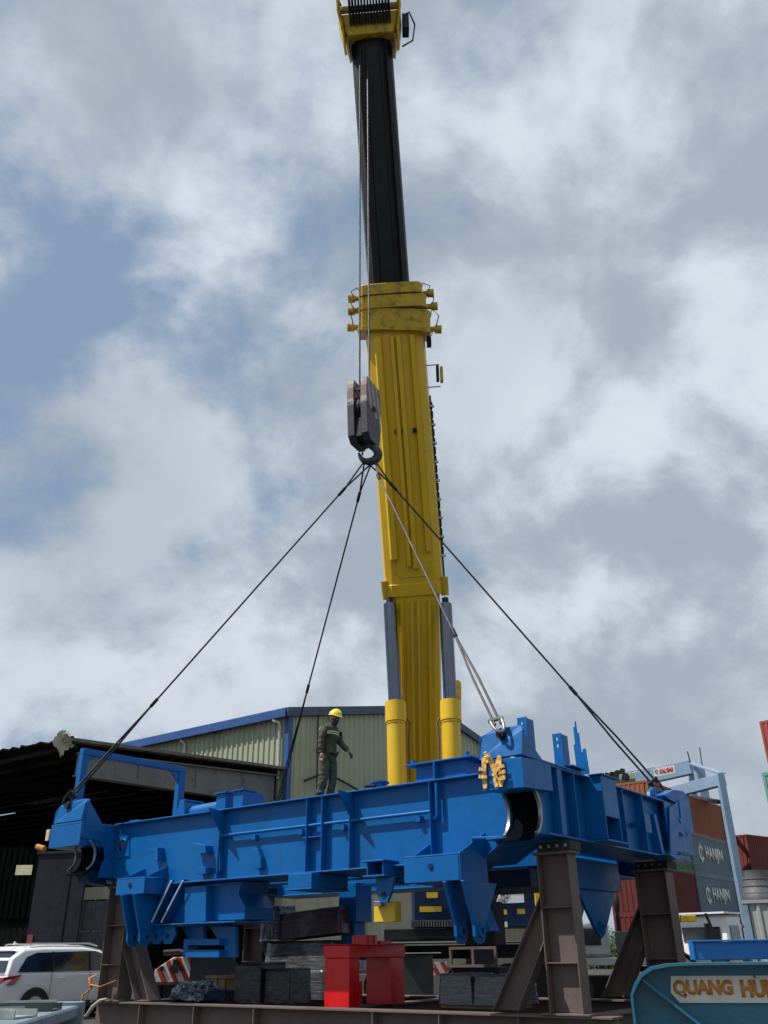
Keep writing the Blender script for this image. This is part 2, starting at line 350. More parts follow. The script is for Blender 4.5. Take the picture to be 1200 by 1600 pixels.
P('side_plate', MB().yz([(-.70, 3.04), (.148, 3.42), (.148, 3.02), (.2, 2.3), (0, 1.95), (-.2, 2.0), (-.35, 2.61), (-.70, 2.61)], -.02, .005))
for x, z in ((-8.7, 2.97), (-.58, 2.86)): P('slot_mark', MB().cyl((x, -.475 if x < -5 else -.722, z), (x, -.44 if x < -5 else -.7, z), .045, 12), NAVY)
P('cross_pin', MB().cyl((.0, -.28, 3.28), (.42, -.05, 3.28), .04))
P('slanted_post', MB().prism([(-.55, .1, 2.6), (-.25, .1, 2.6), (-.25, .4, 2.6), (-.55, .4, 2.6)], (.28, 0, -.72)))
# hanging box under the left of the girder
H0 = MB().xz([(-8.35, 2.95), (-6.0, 2.95), (-6.1, 2.72), (-5.88, 2.45), (-5.88, 2.22), (-8.5, 2.22)], .3, 1.15)
P('hanging_box', H0)
P('front_panel', MB().py([(291, 1386), (325, 1384), (324, 1440), (291, 1442)], .1, .296, .15))
P('shelf_plate', MB().box(-8.55, -5.85, .0, 1.25, 2.16, 2.19))
for a, b in (((265, 1375), (235, 1441)), ((286, 1374), (252, 1441))):
    p, q = fy(*a, .03), fy(*b, .03)
    P('slanted_plate', MB().prism([(p.x - .02, .02, p.z), (p.x + .02, .02, p.z), (q.x + .02, .02, q.z), (q.x - .02, .02, q.z)], (0, .27, 0)))
for off, dy in ((0, .15), (18, .75)):
    pl = [(236 + off, 1446), (256 + off, 1446), (258 + off, 1460), (250 + off, 1475), (240 + off, 1475), (235 + off, 1462)]
    pts = [fy(a_, b_, .15) for a_, b_ in pl]; c = MB().xz([(q.x, q.z) for q in pts], .12, .17).build('hanging_lug', BLUE, fr, .004)
    cx_ = sum(q.x for q in pts) / 6; cz_ = sum(q.z for q in pts) / 6 - .02
    MB().cyl((cx_, .112, cz_), (cx_, .18, cz_), .05, 12).build('pin_hole', DARK, c)
P('hopper_leg', MB().py([(277, 1447), (312, 1447), (312, 1470), (300, 1476), (290, 1468)], .4, .5, .3))
P('hopper_leg', MB().py([(322, 1447), (362, 1447), (362, 1496), (345, 1496), (345, 1480), (333, 1466)], .4, .5, .3))
P('lower_frame', MB().py([(290, 1467), (345, 1467), (345, 1477), (296, 1477), (296, 1484), (345, 1484), (345, 1496), (288, 1496)], .25, .55, .3))
for a, b in (((268, 1376), (237, 1441)), ((286, 1376), (252, 1441))):
    p, q = fy(*a, -.02), fy(*b, -.02); P('tie_rod', MB().tube([(p.x, -.02, p.z), (q.x, -.02, q.z)], .018, 6), mat('sunlit_edge_pale', (.62, .64, .68), .4, .1), 0)  # pale strips along the plate edges; their sunlit glare put into colour
# mid boxes, bracket and yellow tagged pendant
P('jacking_box', MB().box(-4.25, -3.65, -.2, .9, 2.70, 2.955)); P('jacking_box_plate', MB().box(-4.3, -3.63, -.22, .92, 2.67, 2.697))
m = MB(); m.box(-2.36, -1.86, -.3, 1.0, 3.05, 3.08); m.box(-2.36, -1.86, -.28, 1.0, 2.80, 2.83); m.box(-2.28, -2.25, -.26, 1.0, 2.832, 3.048); m.box(-1.93, -1.90, -.26, 1.0, 2.832, 3.048); m.box(-2.248, -1.932, .6, .62, 2.832, 3.048)
P('channel_bracket', m)
m = MB(); m.box(-2.75, -2.0, .2, .7, 2.70, 2.73); m.box(-2.5, -1.5, .3, .9, 2.74, 2.795); P('channel_shelf', m)
pl = [(588, 1371), (616, 1370), (613, 1392), (606, 1411), (596, 1411), (589, 1395)]
pts = [fy(a_, b_, -.1) for a_, b_ in pl]; c = MB().xz([(q.x, q.z) for q in pts], -.12, -.06).build('pendant_plate', BLUE, fr, .004)
q = fy(601, 1399, -.1); MB().cyl((q.x, -.128, q.z), (q.x, -.05, q.z), .055, 14).build('pin_hole', DARK, c)
P('tag_box', MB().py([(584, 1409), (617, 1408), (617, 1440), (584, 1441)], .1, .3, .1), mat('bright_yellow', (.72, .47, .03), .5, .08))
P('tag_clip', MB().py([(585, 1408), (596, 1408), (596, 1416), (585, 1416)], -.02, .09, .0), STEEL)
q_, w_ = fy(529, 1440, 3.5), fy(556, 1440, 3.5); z_ = fy(540, 1441, 3.5).z
P('hanging_column', MB().box(q_.x, w_.x, 3.5, 4.1, z_, 3.045)); P('hanging_column', MB().box(q_.x - .0, w_.x - .12, 3.6, 4.0, fy(540, 1478, 3.6).z, z_ - .004))
P('cross_beam', MB().box(-4.6, -4.2, 1.35, 5.38, 3.05, 3.7)); P('cross_beam', MB().box(-2.0, -1.6, 1.35, 5.38, 3.05, 3.7))
P('inner_beam', MB().box(-9.9, .1, 2.6, 3.0, 3.05, 3.8))
P('under_tray', MB().box(-1.5, .2, 1.3, 3.2, 2.6, 2.9), NAVY)
# rear clevis arms seen beneath the right girder
for x in (-.5, .1):
    c = MB().yz([(3.0, 3.2), (5.1, 3.2), (5.1, 2.7), (4.32, 1.85), (4.15, 1.78), (4.0, 1.85), (3.3, 2.6)], x, x + .07).build('clevis_cheek', BLUE, fr, .005)
    MB().ring((x + .071, 4.15, 1.98), 'x', .05, .1, .03).build('pin_boss', BLUE, c)
P('clevis_box', MB().box(-.7, .25, 2.9, 5.2, 2.65, 3.2))
# ---- things welded on top
m = MB(); m.prism([(-1.45, .2, T + .001), (-.32, .2, T + .001), (-.32, 1.1, T + .001), (-1.45, 1.1, T + .001)], (0, 0, .32))
c = m.build('pedestal', BLUE, fr, .006)
MB().box(-1.62, -.15, .08, 1.2, 4.722, 4.752).build('top_plate', BLUE, c, .004)
MB().box(-.96, -.93, .05, .198, 4.402, 4.72).build('rib', BLUE, c)
for x, y in ((-.3, .2), (-.3, .9), (-1.5, .2), (-1.5, .95), (-.2, .55)): MB().bolt((x, y, 4.753), .045, .09).build('bolt', BLUE, c)
c = MB().cyl((-2.42, .35, T), (-2.42, .35, T + .13), .14, 16).build('valve_body', BLUE, fr, .004)
MB().cyl((-2.42, .35, T + .13), (-2.42, .35, T + .16), .19, 16).build('flange', BLUE, c); MB().cyl((-2.42, .2, T + .07), (-2.6, .1, T + .07), .03).build('stub', DARK, c)
for x0, x1 in ((-6.92, -6.62), (-6.38, -6.08)):
    m = MB(); m.prism([(x0, .25, T), (x1, .25, T), (x1, .9, T), (x0, .6, T)], (0, 0, .38)); c = m.build('bearing_post', BLUE, fr, .006)
    MB().box(x0 - .05, x1 + .03, .2, .65, T + .382, T + .41).build('top_plate', BLUE, c)
    MB().bolt(((x0 + x1) / 2, .4, T + .411), .05, .05).build('bolt', BLUE, c)
m = MB(); m.tube([(-8.0, .55, T + .1), (-7.0, .55, T + .12)], .17, 14); P('curved_cover', m)
m = MB(); m.prism([(-8.35, .3, T), (-7.98, .3, T), (-8.05, .3, T + .36), (-8.2, .3, T + .36)], (0, .6, 0)); c = m.build('bearing_post', BLUE, fr, .006)
MB().box(-8.22, -8.02, .32, .88, T + .362, T + .40).build('cap', BLUE, c); MB().box(-8.0, -7.3, .85, 1.2, T + .2, T + .3).build('bracket_arm', BLUE, c)
m = MB(); m.box(-9.95, -9.75, .4, .7, T, T + .07).box(-10.02, -9.72, .35, .75, T + .072, T + .1); P('stool', m)
m = MB(); m.box(1.0, 1.35, .9, 1.4, T + .01, T + .07).box(.95, 1.45, .85, 1.45, T + .072, T + .1); P('stool', m)
for y in (.35, .6): P('stop_block', MB().box(.25, .4, y, y + .12, T, T + .1))
# slotted uprights and the stepped upright on the right girder
def upright(y0, y1, z1, x=1.28, jag=False):
    m = MB()
    if not jag: m.box(x - .10, x + .08, y0, y0 + .015, T + .04, z1).box(x + .062, x + .08, y0 + .016, y1, T + .04, z1 - .02)
    else: m.xz([(1.18, T + .04), (1.42, T + .04), (1.40, T + .50), (1.34, T + .50), (1.335, T + .44), (1.31, T + .44), (1.30, T + .80), (1.27, T + .80), (1.265, T + 1.02), (1.24, T + 1.02), (1.235, T + .92), (1.2, T + .92), (1.2, T + .6), (1.17, T + .6)], y0, y0 + .02)
    c = m.build('slotted_upright', BLUE, fr, .002)
    if not jag:
        for dz in (.08, .2): MB().box(x - .02, x + .005, y0 - .004, y0 - .001, z1 - dz - .05, z1 - dz).build('slot', mat('slot_light', (.5, .55, .6), .6), c)
upright(-.45, -.2, 5.12, 1.22); upright(.8, 1.05, 5.06, 1.24); upright(1.6, 1.9, 5.0, 1.3, True)
# guard hoop on the left end
m = MB(); X = -10.95
m.box(X - .08, X + .08, -.62, -.44, 4.376, 6.05); m.box(X - .08, X + .08, 2.50, 2.72, 4.376, 6.05); m.box(X - .08, X + .08, -.62, 2.72, 6.052, 6.20)
m.yz([(-.438, 6.05), (-.438, 5.88), (-.2, 6.05)], X - .05, X + .05); m.yz([(2.498, 6.05), (2.498, 5.78), (2.25, 6.05)], X - .05, X + .05)
P('guard_hoop', m)
# yellow tape lettering on the near right corner
TPE = empty('tape_lettering'); TPE.parent = fr
def strip(a, b, w, y):
    p, q = fy(*a, -.88), fy(*b, -.88); d = Vector((q.x - p.x, 0, q.z - p.z)).normalized(); n = Vector((-d.z, 0, d.x)) * w / 2
    k = 7; prev = None; L = []; R = []
    for i in range(k + 1):
        c = p.lerp(q, i / k); j = random.uniform(.75, 1.2); yy = y + random.uniform(-.006, .006)
        L.append((c.x + n.x * j, yy, c.z + n.z * j)); R.append((c.x - n.x * j, yy, c.z - n.z * j))
    tp = MB()
    for i in range(k): tp.prism([L[i], L[i + 1], R[i + 1], R[i]], (0, -.012, 0))
    tp.build('tape_strip', TAPE, TPE)
y_ = -.885
for s_, e_, w_ in (((757, 1184), (759, 1232), .075), ((754, 1188), (772, 1192), .05), ((764, 1180), (775, 1206), .07), ((783, 1182), (772, 1206), .06), ((774, 1196), (778, 1230), .07), ((783, 1182), (785, 1230), .06), ((751, 1202), (762, 1204), .05), ((751, 1214), (764, 1215), .05), ((782, 1200), (791, 1197), .05), ((782, 1209), (793, 1206), .055), ((782, 1219), (793, 1215), .055), ((762, 1176), (764, 1184), .06), ((774, 1213), (784, 1200), .05)):
    y_ -= .006; strip(s_, e_, w_ * 1.12, y_)
# loose wood ends on the near left corner
P('wood_chock', MB().tube([(-11.38, -.95, 3.86), (-11.62, -1.0, 3.92)], .07, 7), mat('orange_wood', (.5, .22, .06), .8, .3))
P('wood_chock', MB().box(-11.5, -11.37, -.9, -.82, 4.05, 4.3), mat('pale_wood', (.55, .48, .33), .8, .2))
# ================================================================ brown stands
def stand(x0, x1, y0, y1, side, label, tilt=0.0, foot=1):
    r = empty('support_stand', wld(0, 0, 0), ROTZ, label=label, cat='steel stand', group='brown stands under the chassis frame')
    zb, zt = .72, 3.0; ym = (y0 + y1) / 2 + .02
    m = MB(); m.box(x0, x0 + .025, y0, y1, zb, zt); m.box(x1 - .025, x1, y0, y1, zb, zt); m.box(x0 + .026, x1 - .026, ym, ym + .015, zb, zt); m.build('column', BROWN, r, .004)
    for z in (1.4, 2.2):
        MB().box(x0 + .027, x1 - .027, y0 + .01, ym - .002, z, z + .02).build('stiffener_plate', BROWN, r)
    # brace: I section raking down from the column
    xa = x1 if side > 0 else x0; s = side
    p = [(xa + s * .005, 2.35), (xa + s * .005, 1.75), (xa + s * .60, .73), (xa + s * 1.02, .73)]
    mb = MB().xz(p, ym, ym + .015)
    d = Vector((s * 1.02, 0, -1.62)).normalized(); n = Vector((-d.z, 0, d.x)) * .012
    mb.prism([(xa + s * .005, y0 + .03, 2.35), (xa + s * 1.02, y0 + .03, .73), (xa + s * 1.05, y0 + .03, .73), (xa + s * .005, y0 + .03, 2.40)], (0, y1 - y0 - .06, 0))
    mb.prism([(xa + s * .005, y0 + .03, 1.75), (xa + s * .60, y0 + .03, .73), (xa + s * .57, y0 + .03, .73), (xa + s * .005, y0 + .03, 1.70)], (0, y1 - y0 - .06, 0))
    mb.build('brace', BROWN, r, .003)
    c = MB().box(x0 - .06, x1 + .06, y0 - .02, y1 + .04, zt + .002, zt + .05).build('cap_plate', BROWN, r, .003)
    k = MB().box(x0 + .05, x1 + .08, y0 - .05, y1 + .06, zt + .052, zt + .19).build('bearing_block', DARK, r, .006)
    for q in range(4): MB().bolt((x0 + .14 + q * .15, y0 - .05, zt + .12), .03, .03, (0, -1, 0)).build('bolt', STEEL, k)
    MB().box(x0 - .12, x1 + .12, y0 - .05, y1 + .08, .69, .718).build('foot_plate', BROWN, r, .003)
    return r
stand(.86, 1.44, .32, .62, -1, 'brown steel stand with raking brace under the near right corner, nearest the teal trailer')
stand(.66, 1.32, 5.0, 5.42, -1, 'brown steel stand in shade under the far right corner, beside the stacked containers')
stand(-10.42, -9.72, .32, .72, 1, 'brown stand with strapped foot under the near left corner by the white car')
stand(-10.6, -9.9, 5.0, 5.42, 1, 'dark shaded brown steel stand behind the blue hanging box')
# base grillage
def ibeam(m, a, b, z0, z1, w, vert=True):
    a, b = Vector((a[0], a[1], 0)), Vector((b[0], b[1], 0)); d = (b - a).normalized(); n = Vector((-d.y, d.x, 0)) * w / 2
    for za, zb_, ww in ((z0, z0 + .03, 1), (z1 - .03, z1, 1)):
        m.prism([a + n + Vector((0, 0, za)), a - n + Vector((0, 0, za)), b - n + Vector((0, 0, za)), b + n + Vector((0, 0, za))], (0, 0, zb_ - za))
    n2 = n * .07
    m.prism([a + n2 + Vector((0, 0, z0 + .03)), a - n2 + Vector((0, 0, z0 + .03)), b - n2 + Vector((0, 0, z0 + .03)), b + n2 + Vector((0, 0, z0 + .03))], (0, 0, z1 - z0 - .06))
    return m
bs = empty('base_grillage', A0, ROTZ, label='low brown I-beam grillage on the ground carrying the four stands', cat='steel base')
ibeam(MB(), (-10.6, .5), (1.9, .5), .08, .686, .42).build('front_beam', BROWN, bs, .003)
ibeam(MB(), (-10.7, 5.2), (1.9, 5.2), .08, .686, .42).build('rear_beam', BROWN, bs, .003)
for x in (-10.1, -4.05, 1.2): ibeam(MB(), (x, .72), (x, 4.98), .09, .66, .36).build('cross_beam', BROWN, bs, .003)
for x in (-8.9, -7.2, -5.5, -2.6, -1.2, 0.3): MB().box(x - .01, x + .01, .30, .48, .112, .655).build('stiffener_plate', BROWN, bs)
# ================================================================ red pedestal
rd = empty('red_pedestal', wld(-4.3, .95, 0), ROTZ, label='glossy red steel pedestal with two legs standing on the brown base', cat='pedestal')
m = MB(); m.box(0, .66, 0, 1.85, 1.50, 1.72); m.box(-.03, .69, -.03, 1.88, 1.722, 1.74); m.build('top_slab', RED, rd, .01)
MB().box(.02, .64, .02, .34, .66, 1.498).build('leg', RED, rd, .01); MB().box(.02, .64, 1.34, 1.83, .66, 1.498).build('leg', RED, rd, .01)
MB().cyl((.33, .9, 1.741), (.33, .9, 1.90), .26, 24).build('round_boss', RED, rd, .008); MB().box(.1, .5, 1.2, 1.6, 1.741, 1.80).build('pad', RED, rd, .008)
MB().xz([(.646, .7), (.66, .7), (.66, 1.1), (.646, 1.1)], .2, .4).build('side_plate', RED, rd)
# ================================================================ mobile crane
cr = empty('mobile_crane', (0.8, 34, 0), 0, label='big yellow telescopic mobile crane with raised boom and dark inner section', cat='crane')
def C_(name, mb, m, bev=0.0, parent=cr):                      # built in world axes, parented with inverse offset
    mb.v = [tuple(Vector(q) - cr.location) for q in mb.v]; return mb.build(name, m, parent, bev)
tip = at(572, 60, 20.3); base = at(653, 1180, 31.0)
PL = (base - tip); PLn = PL.cross(Vector((0, 0, 1))).normalized()
def bp(px_, py_):                                             # boom axis point: on the leaning plane square to the luffing plane
    n = PL.cross(PLn).normalized(); return on_plane(px_, py_, tip, n)
wax = Vector((1, -.05, .035)).normalized()
class Boom:
    def __init__(s, p, q):
        s.p, s.q = p, q; s.a = (q - p).normalized(); s.w = (wax - s.a * wax.dot(s.a)).normalized(); s.d = s.a.cross(s.w)   # d points to the camera-facing underside
        if s.d.y > 0: s.d = -s.d
    def pt(s, t, w, d): return s.p.lerp(s.q, t) + s.w * w + s.d * d
    def sweep(s, prof, t0=0, t1=1, k0=1, k1=1):
        vs = [s.pt(t0, w * k0, d) for w, d in prof] + [s.pt(t1, w * k1, d) for w, d in prof]; n = len(prof)
        return MB().add(vs, [list(range(n)), list(range(n, 2 * n))[::-1]] + [[i, (i + 1) % n, (i + 1) % n + n, i + n] for i in range(n)])
def prof(w, dp, bev=.28):     # U-shaped underside, half width w, d>0 towards the viewer
    return [(-w, -dp), (-w, -.1), (-w * .93, .22), (-w * (1 - bev), .42), (-w * .30, .52), (-w * .10, .52), (w * .02, .52), (w * .12, .52), (w * .34, .52), (w * (1 - bev), .42), (w * .93, .22), (w, -.1), (w, -dp)]
s1 = Boom(bp(654, 1330), bp(648, 925)); C_('base_section', s1.sweep(prof(.90, .8)), YEL)
s2 = Boom(bp(648, 925), bp(617, 520)); C_('outer_section', s2.sweep(prof(1.06, .9), 0, 1), YEL)
for t in ((0.13, .95, -.62, .16), (.10, .95, -.12, .10), (.09, .95, .10, .12), (.15, .95, .58, .10)):
    w_ = t[2]; h_ = .32
    pr = [(w_ - t[3], .40), (w_ - t[3] * .6, .53 + h_ * .4), (w_ + t[3] * .6, .53 + h_ * .4), (w_ + t[3], .40)]
    C_('boom_rib', s2.sweep(pr, t[0], .97), YEL)
for w_ in (-.45, -.1, .12, .5):
    C_('boom_rib', s1.sweep([(w_ - .07, .40), (w_ - .05, .62), (w_ + .05, .62), (w_ + .07, .40)], 0, .97), YEL)
# welded plate outline above the foot collar
m = MB(); q = [(-.55, .06), (-.45, .03), (.45, .03), (.55, .06), (.55, .10)]
m.tube([s2.pt(t, w, .47 if abs(w) > .5 else .53) for w, t in ((-.62, .12), (-.60, .075), (-.45, .06), (.45, .06), (.60, .075), (.62, .115))], .02, 6); C_('weld_line', m, YEL)
C_('foot_collar', s2.sweep([(w * 1.09, d * 1.12) for w, d in prof(1.0, .9)], -.012, .035), YEL, .02)
m = MB(); m.tube([s2.pt(-.02, -1.02, .2), s2.pt(.05, -1.04, .2)], .14, 10); m.tube([s2.pt(-.02, 1.06, .2), s2.pt(.05, 1.07, .2)], .14, 10); C_('cylinder_eye', m, YELD)
# three stacked collars with side pins
for i, (ya, yb, hw, x0, x1) in enumerate(((522, 489, 1.28, 616, 617), (487, 468, 1.20, 614, 613), (466, 450, 1.13, 611, 610))):
    sc = Boom(bp(x0, ya), bp(x1, yb)); sc_ = C_('collar', sc.sweep([(-hw, -1.0), (-hw, .42), (-hw * .88, .60), (-hw * .45, .68), (hw * .45, .68), (hw * .88, .60), (hw, .42), (hw, -1.0)]), YELD, .03)
    C_('collar_lip', sc.sweep([(-hw * 1.02, -1.0), (-hw * 1.02, .44), (-hw * .89, .65), (-hw * .45, .73), (hw * .45, .73), (hw * .89, .65), (hw * 1.02, .44), (hw * 1.02, -1.0)], -.05 if i else -.02, .10), YELD)
    for sgn in (-1, 1):
        o = .12 * i if sgn > 0 else 0
        m = MB(); m.tube([sc.pt(.3, sgn * hw, -.1), sc.pt(.3, sgn * (hw + .22), -.1)], .10, 10); m.tube([sc.pt(.3, sgn * (hw + .18), -.1), sc.pt(.3, sgn * (hw + .42), -.1)], .15, 12)
        C_('locking_pin', m, YELD)
        m = MB(); m.tube([sc.pt(.3, sgn * (hw + .2), .02), sc.pt(.9, sgn * (hw + .3), .05), sc.pt(1.2, sgn * (hw + .05), .05), sc.pt(.8, sgn * hw, .1)], .02, 5); C_('hose', m, DARK)
s3 = Boom(bp(609, 470), bp(580, 66)); C_('inner_section', s3.sweep(prof(.74, .7, .3)), BLK)
for w_ in (-.30, .30, .52): C_('wear_strip', s3.sweep([(w_ - .02, .40), (w_ - .02, .545), (w_ + .02, .545), (w_ + .02, .40)], .02, .97), BLK)
for w_, m__ in ((.72, CHROME),): C_('edge_strip', s3.sweep([(w_ - .02, -.1), (w_ - .02, .0), (w_ + .035, .0), (w_ + .035, -.1)], .02, .97), mat('worn_edge', (.25, .24, .22), .4, .2, metal=.5))
# head with sheaves
sh = Boom(bp(581, 74), bp(575, -6))
m = sh.sweep([(-.98, -.9), (-.98, .75), (-.88, .80), (.88, .80), (.98, .75), (.98, -.9)], 0.02, .42, .86, 1.12)
C_('head_frame', m, YELD, .02)
for sgn in (-1, 1):
    pts = [(-.25, .5), (.0, .9), (.42, 1.05), (1.0, .9), (1.05, .1), (.4, -.3), (-.05, -.2)]
    vs = [sh.pt(t, sgn * (.92 + (.16 if t > .3 else 0)), d) for t, d in pts]; m = MB(); m.prism(vs, sh.w * (.07 * sgn)); C_('head_cheek', m, YELD, .01)
    vs = [sh.pt(t, sgn * (.80 + .1 * (t + .2) * 2), d) for t, d in ((-.30, .1), (.02, .7), (.05, -.5))]; C_('head_gusset', MB().prism(vs, sh.w * (.05 * sgn)), mat('pale_yellow', (.55, .5, .28), .5, .2))
for k in range(14):
    w_ = -.72 + k * .108
    c = sh.pt(.56, w_, .62); m = MB(); m.tube([c, c + sh.w * .065], [.74, .74], 26); m.tube([c + sh.w * .03, c + sh.w * .04], .79, 26); C_('sheave', m, DARK if k % 2 else mat('worn_dark', (.05, .045, .04), .5, .3, metal=.6))
c = sh.pt(.56, -1.0, .62); C_('sheave_axle', MB().tube([c, c + sh.w * 2.05], .12, 10), YELD)
m = MB(); m.box(-.12, .12, -.2, .2, -.4, .4); q = sh.pt(.3, 1.28, .2); m.v = [tuple(Vector(v) + q) for v in m.v]; C_('sensor_box', m, DARK)
C_('cable_loop', MB().tube([sh.pt(.5, 1.2, .2), sh.pt(.55, 1.45, .2), sh.pt(.3, 1.62, .2), sh.pt(.0, 1.5, .2), sh.pt(-.1, 1.1, .2)], .03, 6), DARK)
C_('lamp_arm', MB().tube([sh.pt(.75, -1.0, .3), sh.pt(.9, -1.12, .5), sh.pt(.95, -.7, .6)], .03, 6), DARK)
# cable chain and fittings down the right flank, small winch plate
m = MB()
for k in range(17):
    t = .15 + k * .035; m.box(-.05, .05, -.06, .06, -.12, .12) ; q = s2.pt(t, 1.10, -.2); m.v[-8:] = [tuple(Vector(v) + q) for v in m.v[-8:]]
C_('cable_chain', m, DARK)
m = MB(); m.tube([s2.pt(.04, 1.09, -.2), s2.pt(.75, 1.09, -.2)], .035, 6); C_('cable_tray', m, DARK)
for k in range(9):
    t = .13 + k * .072; m = MB(); m.box(-.07, .07, -.03, .03, -.04, .04); q = s2.pt(t, 1.13, -.1); m.v = [tuple(Vector(v) + q) for v in m.v]; C_('chain_bracket', m, STEEL)
for t, mm in ((.83, DARK), (.825, YELD)):
    q = s2.pt(t, 1.42 if mm is DARK else 1.56, -.1); m = MB(); m.box(-.05, .05, -.1, .1, -.30, .30); m.v = [tuple(Vector(v) + q) for v in m.v]; C_('side_roller', m, mm)
C_('roller_arm', MB().tube([s2.pt(.865, 1.05, -.1), s2.pt(.865, 1.5, -.1)], .02, 5).tube([s2.pt(.78, 1.05, -.1), s2.pt(.78, 1.5, -.1)], .02, 5), DARK)
q = s2.pt(.955, 1.2, -.1); m = MB(); m.box(-.08, .08, -.1, .1, -.17, .17); m.v = [tuple(Vector(v) + q) for v in m.v]; C_('sensor_box', m, DARK)
C_('cable_loop', MB().tube([s2.pt(.99, 1.1, .1), s2.pt(.985, 1.35, .1), s2.pt(.975, 1.3, .1), s2.pt(.97, 1.1, .1)], .02, 5), DARK)
# stencilled numerals on the boom
for (w_, s_) in ((-.74, .16), (-.28, .05), (-.02, .07), (.36, .18)):
    q = s2.pt(.60, w_, .60 if abs(w_) < .7 else .52); m = MB(); m.prism([q, q + s2.w * s_, q + s2.w * s_ * .8 + s2.a * .16, q + s2.a * .16], s2.d * -.03); C_('stencil_mark', m, DARK)
# lift cylinders
for (ta, tb, tc, wtop) in (((609, 945), (618, 1104), (621, 1235), 0), ((696, 945), (704, 1102), (707, 1235), 0)):
    a, b, c = at(*ta, 28.3), at(*tb, 27.9), at(*tc, 27.6)
    m = MB(); m.tube([a, b + (b - a).normalized() * .1], .225, 20); C_('cylinder_rod', m, CHROME)
    d = (c - b).normalized(); m = MB(); m.tube([b, b + d * 3.6], .30, 22); C_('cylinder_barrel', m, YEL)
    m = MB(); m.tube([b - d * .12, b + d * .55], .345, 22); m.tube([b + d * .56, b + d * .62], .32, 22); C_('cylinder_gland', m, YEL)
    m = MB(); m.tube([a - (b - a).normalized() * .25, a], .12, 10); C_('cylinder_clevis', m, DARK)
    m = MB(); o = Vector((.36, 0, 0)) if tb[0] < 650 else Vector((-.36, 0, 0)); m.tube([b + d * .4 + o, b + d * .6 + o * 1.25, b + d * 1.1 + o * 1.1, b + d * 2.4 + o * 1.1], .035, 6); C_('hydraulic_pipe', m, mat('pipe_brown', (.16, .07, .02), .5))
q = at(716, 1085, 28.5); m = MB(); m.prism([q + Vector((0, 0, -.55)), q + Vector((.1, 0, -.1)), q + Vector((.12, 0, .4)), q + Vector((0, 0, .5)), q + Vector((-.12, 0, .4)), q + Vector((-.12, 0, -.5))], (0, .1, 0)); C_('boom_side_plate', m, YELD)
# superstructure and carrier, seen beneath the chassis frame
def cb(name, x0, x1, y0, y1, d0, dep, mm, bev=.02, parent=cr):     # box whose front spans pixels (x0,y0)-(x1,y1) at distance d0
    a, b = at(x0, y1, d0), at(x1, y0, d0); m = MB(); m.box(a.x, b.x, a.y, a.y + dep, a.z, b.z); return C_(name, m, mm, bev, parent)
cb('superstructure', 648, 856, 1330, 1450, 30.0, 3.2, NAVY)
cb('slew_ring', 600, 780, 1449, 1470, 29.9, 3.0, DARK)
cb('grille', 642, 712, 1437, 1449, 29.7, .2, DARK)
for k in range(16): cb('grille_bar', 643 + k * 4.3, 644.6 + k * 4.3, 1438, 1448, 29.66, .03, STEEL, 0)
BY = mat('bright_yellow', (.72, .47, .03), .5, .08)
for r_ in ((656, 1416, 690, 1425), (774, 1421, 792, 1429), (809, 1420, 820, 1428)): cb('yellow_stripe', r_[0], r_[2], r_[1], r_[3], 29.9, .08, BY, 0)
cb('yellow_panel', 838, 858, 1385, 1421, 29.8, .15, BY, 0); cb('work_lamp', 667, 684, 1394, 1403, 29.85, .12, BY, 0); cb('white_plate', 766, 793, 1440, 1449, 29.7, .1, WHITE, 0)
a = [at(x_, y_, 29.8) for x_, y_ in ((775, 1412), (819, 1410), (818, 1391), (782, 1391))]; C_('hotline_sign', MB().prism(a, (0, .06, 0)), WHITE)
a = [at(x_, y_, 29.79) for x_, y_ in ((780, 1396), (818, 1396), (818, 1391), (782, 1391))]; C_('sign_band', MB().prism(a, (0, .008, 0)), BY)
def text(body, name, p, ex, ey, h, mm, parent=None, width=None, thick=.01, shear=0.0, bold=0.0, origin=None):
    cu = bpy.data.curves.new('t', 'FONT'); cu.body = body; cu.size = 1; cu.extrude = 0; cu.shear = shear; cu.offset = bold; cu.resolution_u = 3
    o = bpy.data.objects.new('t', cu); COL.objects.link(o); bpy.context.view_layer.update()
    me = bpy.data.meshes.new_from_object(o.evaluated_get(bpy.context.evaluated_depsgraph_get())); bpy.data.objects.remove(o)
    xs = [v.co.x for v in me.vertices]; ys = [v.co.y for v in me.vertices]; x0, x1, y0, y1 = min(xs), max(xs), min(ys), max(ys)
    sy = h / (y1 - y0); sx = (width / (x1 - x0)) if width else sy
    ex, ey = Vector(ex).normalized(), Vector(ey).normalized(); n = ex.cross(ey)
    for v in me.vertices: v.co = Vector(p) + ex * ((v.co.x - x0) * sx) + ey * ((v.co.y - y0) * sy)
    if thick:
        bm = bmesh.new(); bm.from_mesh(me); r = bmesh.ops.extrude_face_region(bm, geom=bm.faces[:]); 
        for v in [g_ for g_ in r['geom'] if isinstance(g_, bmesh.types.BMVert)]: v.co += n * thick
        bmesh.ops.recalc_face_normals(bm, faces=bm.faces); bm.to_mesh(me); bm.free()
    me.materials.clear(); me.materials.append(mm); r = bpy.data.objects.new(name, me); COL.objects.link(r); r.parent = parent
    return r
INK = mat('black_ink', (.02, .02, .03), .6, .1, bump=0)
p = at(783, 1404, 29.77) - cr.location; text('HOTLINE:', 'sign_text', p, (1, 0, 0), (0, 0, 1), .17, INK, cr, width=.68, bold=.01)
p = at(778, 1411, 29.77) - cr.location; text('096', 'sign_text', p, (1, 0, 0), (0, 0, 1), .13, INK, cr, width=.24, bold=.01)
cb('deck', 530, 905, 1470, 1474, 28.6, 4.0, SHEDG); cb('carrier_frame', 560, 900, 1474, 1500, 29.2, 3.0, DARK)
